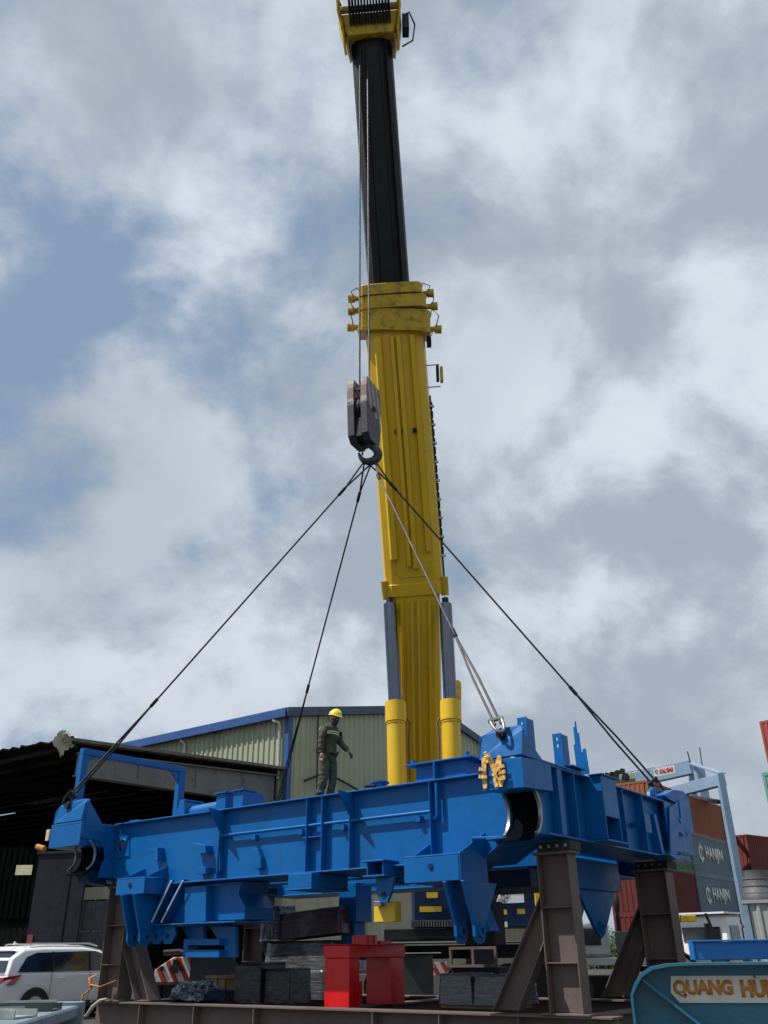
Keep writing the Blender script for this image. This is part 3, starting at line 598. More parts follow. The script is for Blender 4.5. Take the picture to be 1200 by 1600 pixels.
cb('deck_rail', 548, 700, 1463, 1465, 28.4, .06, mat('dull_grey', (.14, .14, .13), .6), 0)
cb('outrigger_box', 628, 676, 1490, 1562, 27.8, 1.2, mat('grey_green', (.07, .08, .075), .55, .2)); cb('outrigger_box_lid', 622, 690, 1488, 1491, 27.7, 1.4, mat('dull_grey', (.14, .14, .13), .6))
STR = mat('chevron', (.8, .78, .74), .5, .05)
def chevron(name):
    m = bpy.data.materials.new(name); m.use_nodes = True; N = m.node_tree.nodes; L = m.node_tree.links; b = N['Principled BSDF']
    tc = N.new('ShaderNodeTexCoord'); sp = N.new('ShaderNodeSeparateXYZ'); L.new(tc.outputs['Object'], sp.inputs[0])
    a = N.new('ShaderNodeMath'); a.operation = 'MULTIPLY_ADD'; a.inputs[1].default_value = .55; L.new(sp.outputs[2], a.inputs[0]); L.new(sp.outputs[0], a.inputs[2])
    w = N.new('ShaderNodeMath'); w.operation = 'MULTIPLY'; w.inputs[1].default_value = 3.4; L.new(a.outputs[0], w.inputs[0])
    f_ = N.new('ShaderNodeMath'); f_.operation = 'FRACT'; L.new(w.outputs[0], f_.inputs[0]); g_ = N.new('ShaderNodeMath'); g_.operation = 'GREATER_THAN'; g_.inputs[1].default_value = .52; L.new(f_.outputs[0], g_.inputs[0])
    nz = N.new('ShaderNodeTexNoise'); nz.inputs['Scale'].default_value = 14; nz.inputs['Detail'].default_value = 6; L.new(tc.outputs['Object'], nz.inputs[0])
    mr = N.new('ShaderNodeMapRange'); mr.inputs[1].default_value = .55; mr.inputs[2].default_value = .8; L.new(nz.outputs[0], mr.inputs[0])
    mx = N.new('ShaderNodeMix'); mx.data_type = 'RGBA'; mx.inputs[6].default_value = (.72, .68, .62, 1); mx.inputs[7].default_value = (.5, .04, .025, 1); L.new(g_.outputs[0], mx.inputs[0])
    m2 = N.new('ShaderNodeMix'); m2.data_type = 'RGBA'; m2.inputs[7].default_value = (.14, .10, .09, 1); L.new(mr.outputs[0], m2.inputs[0]); L.new(mx.outputs[2], m2.inputs[6]); L.new(m2.outputs[2], b.inputs['Base Color']); b.inputs['Roughness'].default_value = .5
    return m
CHV = chevron('chevron_stripes')
cb('outrigger_end', 680, 698, 1503, 1524, 27.6, .3, CHV, 0)
for x_, y_ in ((600, 1545), (728, 1545), (800, 1545), (866, 1540)):
    p = at(x_, y_, 29.6); p.z = .62; w_ = C_('wheel', MB().tube([p, p + Vector((0, .5, 0))], .62, 28), RUB, .04); C_('rim', MB().tube([p - Vector((0, .01, 0)), p + Vector((0, .05, 0))], .33, 20), YELD, 0, w_) if 0 else None
cb('crane_cab', 735, 770, 1448, 1530, 28.9, 1.4, mat('cab_dark', (.03, .035, .045), .4, .2))
# ================================================================ hoist rope, hook block
hk = at(572, 690, 20.3)
ropes = ((562, 600, 20.15), (577, 598, 20.4))
for i, (x_, y_, d_) in enumerate(ropes):
    b = at(x_, y_ + 12, d_); n_ = pix(b); a = Vector((b.x, b.y, tip.z + .9))
    m = MB(); m.tube([b, a], .028, 6); tag(m.build('hoist_rope', ROPE if i == 0 else ROPEL), ('dark hoist rope hanging clear of the boom on the left side of the hook block', 'bright hoist rope crossing in front of the boom to the right cheek of the block')[i], 'rope', 'hoist ropes above the hook block')
blk = at(570, 645, 20.3); q = at(562, 690, 20.3); zt_ = at(562, 604, 20.3).z; zb_ = at(570, 694, 20.3).z; Hh = zt_ - zb_
hb = empty('hook_block', (blk.x - .02, blk.y, zb_), rad(-24), label='heavy black crane hook block with faded striped cheeks above the four slings', cat='hook block')
def stripes():
    m = bpy.data.materials.new('faded_stripes'); m.use_nodes = True; N = m.node_tree.nodes; L = m.node_tree.links; b = N['Principled BSDF']
    tc = N.new('ShaderNodeTexCoord'); sp = N.new('ShaderNodeSeparateXYZ'); L.new(tc.outputs['Object'], sp.inputs[0])
    def mt(op, a, b_, c=None):
        n = N.new('ShaderNodeMath'); n.operation = op
        for i, q in enumerate((a, b_, c)):
            if q is None: continue
            if isinstance(q, (int, float)): n.inputs[i].default_value = q
            else: L.new(q, n.inputs[i])
        return n.outputs[0]
    nz = N.new('ShaderNodeTexNoise'); nz.inputs['Scale'].default_value = 6; nz.inputs['Detail'].default_value = 8; L.new(tc.outputs['Object'], nz.inputs[0])
    d = mt('FRACT', mt('MULTIPLY', mt('ADD', mt('MULTIPLY', sp.outputs[2], .25), sp.outputs[1]), 3.6), None)
    g_ = mt('GREATER_THAN', d, .5)
    mx = N.new('ShaderNodeMix'); mx.data_type = 'RGBA'; mx.inputs[6].default_value = (.30, .26, .25, 1); mx.inputs[7].default_value = (.13, .055, .05, 1); L.new(g_, mx.inputs[0])
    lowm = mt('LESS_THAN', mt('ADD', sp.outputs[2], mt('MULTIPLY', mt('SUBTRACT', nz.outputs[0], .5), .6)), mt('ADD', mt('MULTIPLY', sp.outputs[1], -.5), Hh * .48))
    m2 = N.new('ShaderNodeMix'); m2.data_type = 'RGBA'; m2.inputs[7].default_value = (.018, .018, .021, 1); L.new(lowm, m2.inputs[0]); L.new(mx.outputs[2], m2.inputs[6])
    wr = N.new('ShaderNodeMapRange'); wr.inputs[1].default_value = .55; wr.inputs[2].default_value = .7; L.new(nz.outputs[0], wr.inputs[0])
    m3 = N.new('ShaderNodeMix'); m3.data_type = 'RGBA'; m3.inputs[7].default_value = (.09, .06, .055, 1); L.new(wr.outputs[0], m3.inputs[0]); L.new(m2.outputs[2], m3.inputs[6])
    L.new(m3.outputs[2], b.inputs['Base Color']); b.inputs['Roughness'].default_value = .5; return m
STP = stripes()
dd_ = .46; o_ = [(-dd_ * .95, Hh), (dd_ * .75, Hh), (dd_ * .98, Hh * .88), (dd_, Hh * .3), (dd_ * .7, -.02), (-dd_ * .5, -.06), (-dd_ * .85, .12), (-dd_ * 1.0, Hh * .55), (-dd_, Hh * .85)]
MB().box(-.098, .098, .1, .3, .5, Hh * .8).build('back_cover', DARK, hb)
MB().box(-.098, .098, -.42, -.38, Hh * .80, Hh * .84).build('tie_bar', DARK, hb)
MB().box(-.115, .115, -.36, .36, .06, Hh * .30).build('lower_housing', BLK, hb, .01)
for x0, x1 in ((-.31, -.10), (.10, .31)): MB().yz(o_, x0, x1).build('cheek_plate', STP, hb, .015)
for x0 in (-.11, -.025, .06): MB().ring((x0, 0, Hh * .55), 'x', .08, dd_ * .93, .05, 0, 360, 28).build('sheave', DARK, hb)
MB().tube([(-.34, 0, Hh * .55), (.34, 0, Hh * .55)], .09, 14).build('sheave_pin', DARK, hb)
MB().box(-.098, .098, -.3, .3, .10, .42).build('crosshead', BLK, hb, .01); MB().box(-.11, .11, -.36, -.30, Hh * .3, Hh * .34).build('tie_bar', BLK, hb)
HKM = mat('hook_steel', (.06, .062, .07), .35, .3, metal=.7, dirt=(.03, .03, .03), damt=.3)
# forged hook: drawn in the plane facing the sling spread
hcx, hcz = at(576, 708, 20.3).x, at(576, 708, 20.3).z; u1 = 1 / 57.0
hp = [(571, 686, 5.5), (574, 692, 5.5), (580, 697, 6.2), (588, 703, 7.8), (591, 711, 8.4), (586, 718.5, 8.2), (577, 721.5, 7.4), (569, 720, 5.6), (563.5, 715, 4.0), (560.5, 708, 2.0)]
pts = []; rs = []
for a_, b_, r_ in hp:
    p = at(a_, b_, 20.3); pts.append(p); rs.append(r_ * u1 * .93)
fine = []; fr_ = []
for i in range(len(pts) - 1):
    p0, p1, p2, p3 = pts[max(i - 1, 0)], pts[i], pts[i + 1], pts[min(i + 2, len(pts) - 1)]
    for k in range(4):
        t = k / 4; fine.append(.5 * ((2 * p1) + (p2 - p0) * t + (2 * p0 - 5 * p1 + 4 * p2 - p3) * t * t + (3 * p1 - p0 - 3 * p2 + p3) * t ** 3)); fr_.append(rs[i] + (rs[i + 1] - rs[i]) * t)
fine.append(pts[-1]); fr_.append(rs[-1])
inv = (Matrix.Translation(hb.location) @ Matrix.Rotation(rad(-24), 4, 'Z')).inverted()
MB().tube([inv @ p for p in fine], [max(.02, r * .9) for r in fr_], 14).build('hook', HKM, hb)
m = MB(); m.tube([inv @ at(571, 694, 20.2), inv @ at(567, 703, 20.1), inv @ at(566, 711, 20.1)], .03, 6); m.build('safety_latch', DARK, hb)
# ================================================================ four wire slings
sad = at(575, 722, 20.3)
def sling(end, pys, low, rm, label, top2=True, hx=0):
    r = empty('wire_sling', sad, 0, label=label, cat='sling', group='wire slings from the hook to the frame corners')
    a = sad + Vector((hx, 0, 0)); f1 = on_line(a, end, pys[0]); f2 = on_line(a, end, pys[1])
    d = (end - a).normalized(); s_ = d.cross(Vector((0, 1, 0))).normalized()
    L_ = lambda p: p - sad
    rr = .024
    def b(m, name, mm): m.v = [tuple(L_(Vector(v))) for v in m.v]; m.build(name, mm, r)
    m = MB(); m.tube([a + s_ * .10, f1], rr, 6)
    if top2: m.tube([a - s_ * .10, f1], rr, 6)
    b(m, 'eye_loop', rm); m = MB(); m.tube([f1 - d * .02, f1 + d * .26], .046, 8); b(m, 'ferrule', DARK)
    m = MB(); m.tube([f1, f2], rr, 6); b(m, 'wire_leg', rm)
    m = MB(); m.tube([f2 - d * .2, f2 + d * .05], .044, 8); b(m, 'ferrule', DARK)
    m = MB(); q = low; m.tube([f2, f2.lerp(end, .5) + s_ * q, end + s_ * q], rr, 6); m.tube([f2, f2.lerp(end, .5) - s_ * q, end - s_ * q], rr, 6); b(m, 'lower_loop', rm)
    m = MB(); n_ = 10; up = -d
    pts_ = [end + s_ * (.09 * cos(pi * k / n_ + 0)) + (-d) * (-.18 * sin(pi * k / n_)) for k in range(n_ + 1)]
    pts_ = [end + s_ * .10 + up * .12] + pts_ + [end - s_ * .10 + up * .12]; m.tube(pts_, .026, 7); m.tube([end + s_ * .13 + up * .12, end - s_ * .13 + up * .12], .035, 7); b(m, 'shackle', STEEL if rm is ROPEL else DARK)
L1 = wld(-10.88, -.82, 4.98); L2 = wld(1.0, -.90, 4.95); L3 = wld(.99, 6.15, 4.86); L4 = wld(-10.86, 6.15, 4.95)
sling(L1, (763, 1102), .035, ROPE, 'dark wire sling running down left to the near left corner lug')
sling(L4, (770, 1080), .03, ROPE, 'dark wire sling dropping steeply past the worker to the hidden far corner')
sling(L3, (755, 1083), .055, ROPE, 'dark wire sling running down right across the boom to the far right corner', hx=.1)
sling(L2, (742, 992), .05, ROPEL, 'pale wire sling crossing the right lift cylinder to the taped corner lug', False, hx=.1)
# ================================================================ worker
def skin(name, V, E, R, mm, parent, lvl=2, root=0, mats=None):
    me = bpy.data.meshes.new('s'); me.from_pydata(V, E, []); o = bpy.data.objects.new('s', me); COL.objects.link(o)
    o.modifiers.new('k', 'SKIN'); sv = me.skin_vertices[0].data
    for i, r in enumerate(R):
        rr = r if isinstance(r, tuple) else (r, r); sv[i].radius = rr; sv[i].use_root = (i == root)
    sb = o.modifiers.new('s', 'SUBSURF'); sb.levels = lvl; sb.render_levels = lvl
    bpy.context.view_layer.update(); m2 = bpy.data.meshes.new_from_object(o.evaluated_get(bpy.context.evaluated_depsgraph_get())); bpy.data.objects.remove(o)
    for p in m2.polygons: p.use_smooth = True
    m2.materials.clear(); m2.materials.append(mm); r = bpy.data.objects.new(name, m2); COL.objects.link(r); r.parent = parent; return r
wp = on_z(506, 1243, 4.405); wl = loc(wp); wl.y = .62; wp = wld(wl.x - .42, .62, 4.402)
wk = empty('person', wp, rad(-24), label='worker in dark green uniform, yellow hard hat and face covering on the blue girder', cat='person')
SKN = mat('skin', (.42, .22, .15), .5, .1); UNI = mat('uniform_green', (.06, .062, .036), .85, .4, 8, bump=.9, bscale=12); GLV = mat('dark_glove', (.03, .03, .03), .8, .3); MSK = mat('dark_scarf', (.03, .026, .035), .85, .5, 20)
# joints: x forward (to the right of the picture), y away, z up
J = dict(pel=(0, 0, .93), bel=(.015, 0, 1.08), che=(.03, 0, 1.27), col=(.05, 0, 1.42), nek=(.08, 0, 1.50), hed=(.125, 0, 1.60), top=(.145, 0, 1.68),
  rs=(.02, -.18, 1.40), re=(-.045, -.235, 1.13), rw=(.0, -.25, .90), ls=(.07, .18, 1.39), le=(.17, .24, 1.15), lw=(.37, .20, .98),
  rh=(-.02, -.095, .86), rk=(.03, -.11, .48), ra=(-.06, -.11, .08), rt=(.10, -.12, .04), lh=(.03, .095, .86), lk=(.10, .10, .48), la=(.06, .10, .08), lt=(.22, .10, .04))
def sk(names, edges, rad_, name, mm, lvl=2): return skin(name, [J[n] for n in names], [(names.index(a), names.index(b)) for a, b in edges], rad_, mm, wk, lvl)
nm = ['pel', 'bel', 'che', 'col', 'nek', 'hed', 'top', 'rs', 're', 'rw', 'ls', 'le', 'lw', 'rh', 'rk', 'ra', 'rt', 'lh', 'lk', 'la', 'lt']
ed = [('pel', 'bel'), ('bel', 'che'), ('che', 'col'), ('col', 'nek'), ('nek', 'hed'), ('hed', 'top'), ('col', 'rs'), ('rs', 're'), ('re', 'rw'), ('col', 'ls'), ('ls', 'le'), ('le', 'lw'), ('pel', 'rh'), ('rh', 'rk'), ('rk', 'ra'), ('ra', 'rt'), ('pel', 'lh'), ('lh', 'lk'), ('lk', 'la'), ('la', 'lt')]
sk(nm, ed, [(.11, .14), (.10, .13), (.11, .15), (.08, .10), .05, .085, .07, .055, .04, .027, .055, .04, .027, .075, .05, .035, .035, .075, .05, .035, .035], 'body', SKN)
jn = ['bel', 'pel', 'che', 'col', 'rs', 're', 'rw', 'ls', 'le', 'lw', 'nek']
sk(jn, [('col', 'nek'), ('bel', 'pel'), ('bel', 'che'), ('che', 'col'), ('col', 'rs'), ('rs', 're'), ('re', 'rw'), ('col', 'ls'), ('ls', 'le'), ('le', 'lw')], [(.15, .185), (.15, .18), (.155, .20), (.10, .13), .085, .072, .055, .085, .07, .052, .075], 'jacket', UNI, 3)
tn = ['pel', 'rh', 'rk', 'ra', 'lh', 'lk', 'la']
sk(tn, [('pel', 'rh'), ('rh', 'rk'), ('rk', 'ra'), ('pel', 'lh'), ('lh', 'lk'), ('lk', 'la')], [(.135, .165), .125, .098, .085, .125, .098, .085], 'trousers', UNI, 3)
from mathutils import noise as mn
for o_ in bpy.data.objects:
    if o_.name in ('jacket', 'trousers'):
        for v in o_.data.vertices:
            n_ = mn.noise(Vector((v.co.x * 9, v.co.y * 9, v.co.z * 20))) ; v.co += v.normal * (.022 * n_)
for s_ in ('r', 'l'):
    a_ = J[s_ + 'a']; skin('boot', [(a_[0] - .05, a_[1], .05), (a_[0] + .06, a_[1], .05), (a_[0] + .2, a_[1], .04), (a_[0], a_[1], .14)], [(0, 1), (1, 2), (1, 3)], [.05, .052, .045, .05], RUB, wk, 1, 1)
def hand(w, d, mm, name, thumb):
    w = Vector(w); d = Vector(d).normalized(); s_ = d.cross(Vector((0, 0, 1))).normalized() if abs(d.z) < .9 else Vector((1, 0, 0)); n_ = d.cross(s_)
    V = [w, w + d * .05, w + d * .09]; E = [(0, 1), (1, 2)]; R = [.028, (.036, .022), (.038, .02)]
    for k, (o, ln) in enumerate(((-.030, .062), (-.010, .075), (.010, .07), (.029, .055))):
        i = len(V); b0 = w + d * .095 + s_ * o; V += [b0, b0 + d * ln * .5 + n_ * .012, b0 + d * ln * .9 + n_ * .035]; E += [(2, i), (i, i + 1), (i + 1, i + 2)]; R += [.011, .0095, .008]
    i = len(V); b0 = w + d * .04 + s_ * (.036 * thumb); V += [b0, b0 + d * .035 + s_ * .02 * thumb, b0 + d * .06 + s_ * .025 * thumb]; E += [(1, i), (i, i + 1), (i + 1, i + 2)]; R += [.013, .011, .009]
    return skin(name, V, E, R, mm, wk, 1)
hand((.002, -.252, .885), (.12, 0, -1), SKN, 'bare_hand', 1); hand((.385, .196, .965), (.55, -.1, -.65), GLV, 'gloved_hand', -1)
skin('face_covering', [(.10, 0, 1.50), (.115, 0, 1.58), (.12, 0, 1.64), (.185, 0, 1.585), (.055, 0, 1.42)], [(0, 1), (1, 2), (1, 3), (0, 4)], [.08, .10, .092, .05, .10], MSK, wk, 2, 1)
skin('nose', [(.20, 0, 1.615), (.222, 0, 1.60)], [(0, 1)], [.02, .017], MSK, wk, 1)
for s_ in (-1, 1): MB().tube([(.196, .035 * s_, 1.632), (.206, .036 * s_, 1.632)], .013, 8).build('eye', mat('eye_white', (.5, .48, .45), .4, .05), wk)
HAT = mat('hat_yellow', (.80, .62, .04), .3, .05, coat=.3, bump=0)
m = MB(); n_ = 20; rows = 7; c = Vector((.118, 0, 1.665)); vs = []
for i in range(rows + 1):
    ph = pi / 2 * i / rows
    for k in range(n_):
        w = 2 * pi * k / n_; vs.append((c.x + .145 * cos(ph) * cos(w), c.y + .122 * cos(ph) * sin(w), c.z + .125 * sin(ph)))
fs = [[i * n_ + k, i * n_ + (k + 1) % n_, (i + 1) * n_ + (k + 1) % n_, (i + 1) * n_ + k] for i in range(rows) for k in range(n_)]
m.add(vs, fs, True); hat = m.build('hard_hat', HAT, wk); hat.rotation_euler = (0, rad(9), 0); hat.location = (-.245, 0, .045)
br = MB(); vs = []
for r_, z_ in ((1.0, 0), (1.12, -.008), (1.12, -.014), (.98, -.006)):
    for k in range(n_):
        w = 2 * pi * k / n_; e_ = 1 + (.28 if r_ > 1.05 and cos(w) > 0 else 0) * max(0, cos(w)) ** 1.5; vs.append((c.x + .145 * r_ * e_ * cos(w), c.y + .122 * r_ * sin(w), c.z + z_ - (.02 * max(0, cos(w)) if r_ > 1.05 else 0)))
br.add(vs, [[i * n_ + k, i * n_ + (k + 1) % n_, ((i + 1) % 4) * n_ + (k + 1) % n_, ((i + 1) % 4) * n_ + k] for i in range(4) for k in range(n_)], True).build('brim', HAT, hat)
MB().tube([(c.x - .13, 0, c.z + .06), (c.x - .06, 0, c.z + .115), (c.x, 0, c.z + .13), (c.x + .06, 0, c.z + .12), (c.x + .12, 0, c.z + .07)], .014, 6).build('crest', HAT, hat)
HV = mat('reflective_yellow', (.62, .78, .30), .4, .05, bump=0)
for z_ in (1.275, 1.315):
    m = MB(); pts_ = [(.03 + .178 * cos(w), .212 * sin(w), z_ + .0) for w in [rad(-85 + k * 15) for k in range(11)]]
    for p_, q_ in zip(pts_, pts_[1:]): m.prism([p_, q_, (q_[0], q_[1], z_ + .02), (p_[0], p_[1], z_ + .02)], (.004, -.004, 0))
    m.build('reflective_stripe', HV, wk)
MB().prism([(-.13, -.16, 1.36), (-.14, -.02, 1.34), (-.11, -.02, 1.42), (-.10, -.16, 1.43)], (-.012, 0, .006)).build('reflective_stripe', HV, wk)

wk.scale = (1.05, 1.05, 1.05); wk.rotation_euler = (0, rad(3), rad(-24))
# ================================================================ warehouse
def corr(m, p, ux, L, z0, z1f, pitch, dep, n):     # ribbed sheet: p start, ux unit dir, n outward normal, z1f(t) top height
    p, ux, n = Vector(p), Vector(ux), Vector(n); k = int(L / pitch); vs = []; prof_ = ((0, 0), (.56, 0), (.66, dep), (.90, dep))
    for i in range(k):
        for a_, d_ in prof_:
            t = (i + a_) * pitch; q = p + ux * t + n * d_; vs += [(q.x, q.y, z0), (q.x, q.y, z1f(t))]
    c = len(vs) // 2
    return m.add(vs, [[2 * i, 2 * i + 2, 2 * i + 3, 2 * i + 1] for i in range(c - 1)])
C0 = at(452, 1112, 42); WZ = C0.z
wh = empty('warehouse', (C0.x, C0.y, 0), ROTZ, label='green ribbed-steel warehouse with blue roof trim behind the crane', cat='warehouse')
GW = 25.4; RD = 12.7; top = lambda t: WZ + .21 * (t if t < RD else GW - t) - .25
corr(MB(), (0, .2, 0), (0, 1, 0), GW - .4, 4.6, top, .42, .06, (1, 0, 0)).build('gable_wall', GREENC, wh)
corr(MB(), (-.25, -.02, 0), (-1, 0, 0), 22, 4.6, lambda t: WZ - .2, .36, .06, (0, -1, 0)).build('side_wall', GREENC, wh)
MB().box(-22, .0, .05, .2, 0, 4.6).box(-.1, .05, .2, GW, 0, 4.58).build('lower_wall', CREAM, wh)
MB().box(-22, .1, -.05, .15, 4.6, 4.68).box(-.02, .14, .2, GW, 4.6, 4.66).build('wall_ledge', CREAM, wh)
MB().box(-.16, .10, -.10, .20, 4.7, WZ - .1).build('corner_trim', BTRIM, wh)
m = MB(); s_ = .25
for ya, yb, za, zb_ in ((-.35, RD, WZ, WZ + .21 * RD), (RD, GW + .35, WZ + .21 * RD, WZ)):
    m.prism([(.16, ya, za - .30), (.16, yb, zb_ - .30), (.16, yb, zb_ + .12), (.16, ya, za + .12)], (.10, 0, 0))
m.build('rake_trim', mat('slate_trim', (.055, .085, .13), .5, .2, dirt=(.03, .04, .05), damt=.4), wh)
MB().prism([(-22, -.45, WZ - .32), (.15, -.45, WZ - .32), (.15, -.45, WZ + .02), (-22, -.45, WZ + .02)], (0, .05, 0)).prism([(-22, -.38, WZ - .05), (.14, -.38, WZ - .05), (.14, -.38, WZ + .12), (-22, -.38, WZ + .12)], (0, .1, 0)).build('eave_trim', BTRIM, wh)
MB().prism([(-22, -.3, WZ + .02), (-22, RD, WZ + .21 * RD + .1), (-22, GW + .3, WZ + .02), (-22, GW, WZ - .1), (-22, RD, WZ + .21 * RD - .05), (-22, 0, WZ - .1)], (22.12, 0, 0)).build('roof', BTRIM, wh)
m = MB(); m.tube([(-.42, -.16, 8.9), (-.42, -.16, WZ - .75), (-.42, -.25, WZ - .5), (-.7, -.4, WZ - .4)], .075, 8); m.tube([(-7.2, -.16, 9.6), (-7.2, -.16, WZ - .6), (-7.35, -.4, WZ - .4)], .075, 8); m.build('downpipe', mat('pvc_white', (.55, .56, .54), .5, .1), wh)
MB().tube([(.22, 1.0, 8.9), (.22, 2.6, 9.5), (.22, 5.0, 9.0), (.22, 8.5, 8.4), (.22, 11, 7.6), (.22, 14, 7.4)], .05, 6).build('wall_cable', DARK, wh)
MB().tube([(.2, 1.95, 7.5), (.2, 1.9, WZ - .1), (.24, 2.0, WZ + .5)], .035, 6).build('conduit', DARK, wh)
wd = MB().box(.06, .12, 4.2, 6.0, .0, 4.3).build('sliding_door', mat('grey_door', (.22, .24, .24), .6, .1), wh)
for k in range(4): MB().box(.125, .15, 4.25 + k * .45, 4.29 + k * .45, .1, 4.2).build('door_rib', mat('grey_door', (.22, .24, .24)), wd)
# ================================================================ open shed against the warehouse side
Sz = 8.8
sh_ = empty('open_shed', (C0.x, C0.y, 0), ROTZ, label='dark open-sided shed with ragged sheet roof at left, against the warehouse', cat='shed')
m = MB(); k = 74; vs = []
rnd = random.Random(3)
for i in range(k + 1):                      # corrugated sheets, ragged outer edge
    x = -.25 - i * .34; dz = .07 * (i % 2); e = -11.7 + rnd.uniform(-.1, .12)
    for y, z in ((e, Sz + .015 * i), (.0, 9.35 + .01 * i)): vs += [(x, y, z + dz), (x, y, z + dz - .04)]
fs = []
for i in range(k):
    a_, b_ = i * 4, i * 4 + 4; fs += [[a_, b_, b_ + 2, a_ + 2], [a_ + 1, a_ + 3, b_ + 3, b_ + 1], [a_, a_ + 1, b_ + 1, b_]]
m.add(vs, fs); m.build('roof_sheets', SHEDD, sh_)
MB().prism([(.0, -11.8, Sz + .03), (.0, .0, 9.42), (.0, .0, 9.30), (.0, -11.8, Sz - .09)], (-.5, 0, 0)).build('verge_trim', mat('verge_metal', (.12, .115, .10), .6, .3, dirt=(.08, .04, .03), damt=.4), sh_)
for k in range(8): MB().box(-24, -.3, -11.3 + k * 1.55, -11.2 + k * 1.55, Sz - .22 + k * .075, Sz - .06 + k * .075).build('purlin', SHEDD, sh_)  # inner steelwork darker than the near rafter; interior shade put into its colour
m = MB(); m.prism([(-.45, -11.0, Sz - .35), (-.45, -.2, 9.05), (-.45, -.2, 7.75), (-.45, -11.0, Sz - 1.15)], (-.12, 0, 0)); m.prism([(-.25, -11.0, Sz - .33), (-.25, -.2, 9.07), (-.25, -.2, 9.02), (-.25, -11.0, Sz - .38)], (-.45, 0, 0)); m.prism([(-.25, -11.0, Sz - 1.16), (-.25, -.2, 7.74), (-.25, -.2, 7.69), (-.25, -11.0, Sz - 1.21)], (-.45, 0, 0)); m.build('rafter', SHEDG, sh_)
for y in (-8.2, -5.2, -2.4): MB().box(-.44, -.40, y, y + .05, Sz - .9, Sz - .4 + (y + 11) * .03).build('web_plate', SHEDG, sh_)
for x in (-8, -15.5, -23): MB().prism([(x, -11.0, Sz - .35), (x, -.2, 9.05), (x, -.2, 8.6), (x, -11.0, Sz - .85)], (-.12, 0, 0)).build('rafter', SHEDD, sh_)
for x, y in ((-8.1, -10.9), (-15.6, -10.9), (-.6, -.6)): MB().box(x, x + .25, y, y + .25, 0, Sz - .9).build('post', SHEDG, sh_)
MB().box(-25, -.4, -.35, -.3, 0, 9.2).box(-25, -24.9, -11.6, -.35, 0, 9.2).build('back_wall', mat('shed_shade', (.01, .011, .010), .9, .4), sh_)  # near-black wall in front of the green cladding; shade put into its colour
m = MB(); 
for k in range(7): m.tube([(-24, -9.5 + k * 1.4, Sz - 1.3 + k * .05), (-.8, -9.2 + k * 1.3, Sz - 1.5 + k * .05)], .035, 5)
m.build('tie_rods', SHEDD, sh_)
# pale tarp bunched on the shed corner
m = MB(); r_ = random.Random(5); n_ = 11; vs = []
for i in range(n_):
    for j in range(6):
        t = i / (n_ - 1); s_ = j / 5; vs.append((-.05 - .85 * t + r_.uniform(-.04, .04), -11.85 + .45 * s_ + r_.uniform(-.04, .04), Sz + .05 + .30 * sin(pi * t) * (1 - s_ * .5) - (.32 * s_ * t) + .06 * sin(i * 2.3 + j)))
m.add(vs, [[i * 6 + j, (i + 1) * 6 + j, (i + 1) * 6 + j + 1, i * 6 + j + 1] for i in range(n_ - 1) for j in range(5)], True)
m.add([(v[0] + .05, v[1] - .12, v[2] - .06 - .26 * ((k % 6) / 5)) for k, v in enumerate(vs)], [[i * 6 + j, i * 6 + j + 1, (i + 1) * 6 + j + 1, (i + 1) * 6 + j] for i in range(n_ - 1) for j in range(5)], True)
o = m.build('tarp', mat('tarp_pale', (.5, .48, .34), .8, .2, bump=.5, bscale=12)); o.location = (C0.x, C0.y, 0); o.rotation_euler = (0, 0, ROTZ)
tag(o, 'crumpled pale green tarp snagged on the front corner of the shed roof', 'tarp')
# dark double steel panel, wall with windows, sign and lorry body under the shed
d0 = 37.0; a, b = at(47, 1480, d0), at(118, 1336, d0)
dp = empty('dark_panel', (a.x - .1, a.y, 0), rad(-14), label='tall dark grey steel panel standing in the shed behind the white car', cat='panel')
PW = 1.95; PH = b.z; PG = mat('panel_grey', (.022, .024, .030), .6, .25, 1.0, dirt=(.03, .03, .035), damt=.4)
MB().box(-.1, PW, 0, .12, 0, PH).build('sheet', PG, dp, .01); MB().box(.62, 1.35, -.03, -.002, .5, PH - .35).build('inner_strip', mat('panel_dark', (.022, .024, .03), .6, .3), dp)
MB().box(-.18, PW + .08, -.05, .16, PH + .003, PH + .1).build('top_rail', DARK, dp); MB().box(-.04, .18, -.035, -.003, 1.9, 2.3).build('notice', mat('notice_red', (.22, .05, .04), .6, .5, 30), dp)
ow = empty('office_partition', at(118, 1480, 39), rad(-20), label='cream topped partition with small-paned windows inside the shed', cat='partition'); ow.location.z = 0
MB().box(0, 2.3, 0, .1, 3.55, 4.0).build('cream_band', CREAM, ow); MB().box(0, 2.3, 0, .1, 0, 1.2).build('lower_wall', CREAM, ow)
for k in range(4):
    f_ = MB().box(.05 + k * .56, .09 + k * .56, .0, .08, 1.2, 3.54).box(.05 + k * .56, .57 + k * .56, .0, .08, 2.4, 2.46).build('window_frame', SHEDG, ow); MB().box(.095 + k * .56, .58 + k * .56, .03, .04, 1.25, 3.5).build('pane', mat('dull_pane', (.06, .07, .07), .3, .4, coat=.3), f_)
a = at(27, 1362, 33); sg = MB().box(-.26, .26, 0, .06, -.30, .0).build('sign', mat('cream_sign', (.8, .76, .45), .6, .3, 12)); sg.location = a + Vector((.2, 0, .2)); tag(sg, 'small cream sign hanging in the dark of the shed', 'sign')
a = at(60, 1345, 39); lb = empty('stored_container', (a.x - 3.2, a.y + 1, 0), rad(-20), label='dark green shipping container stored deep under the shed', cat='container')
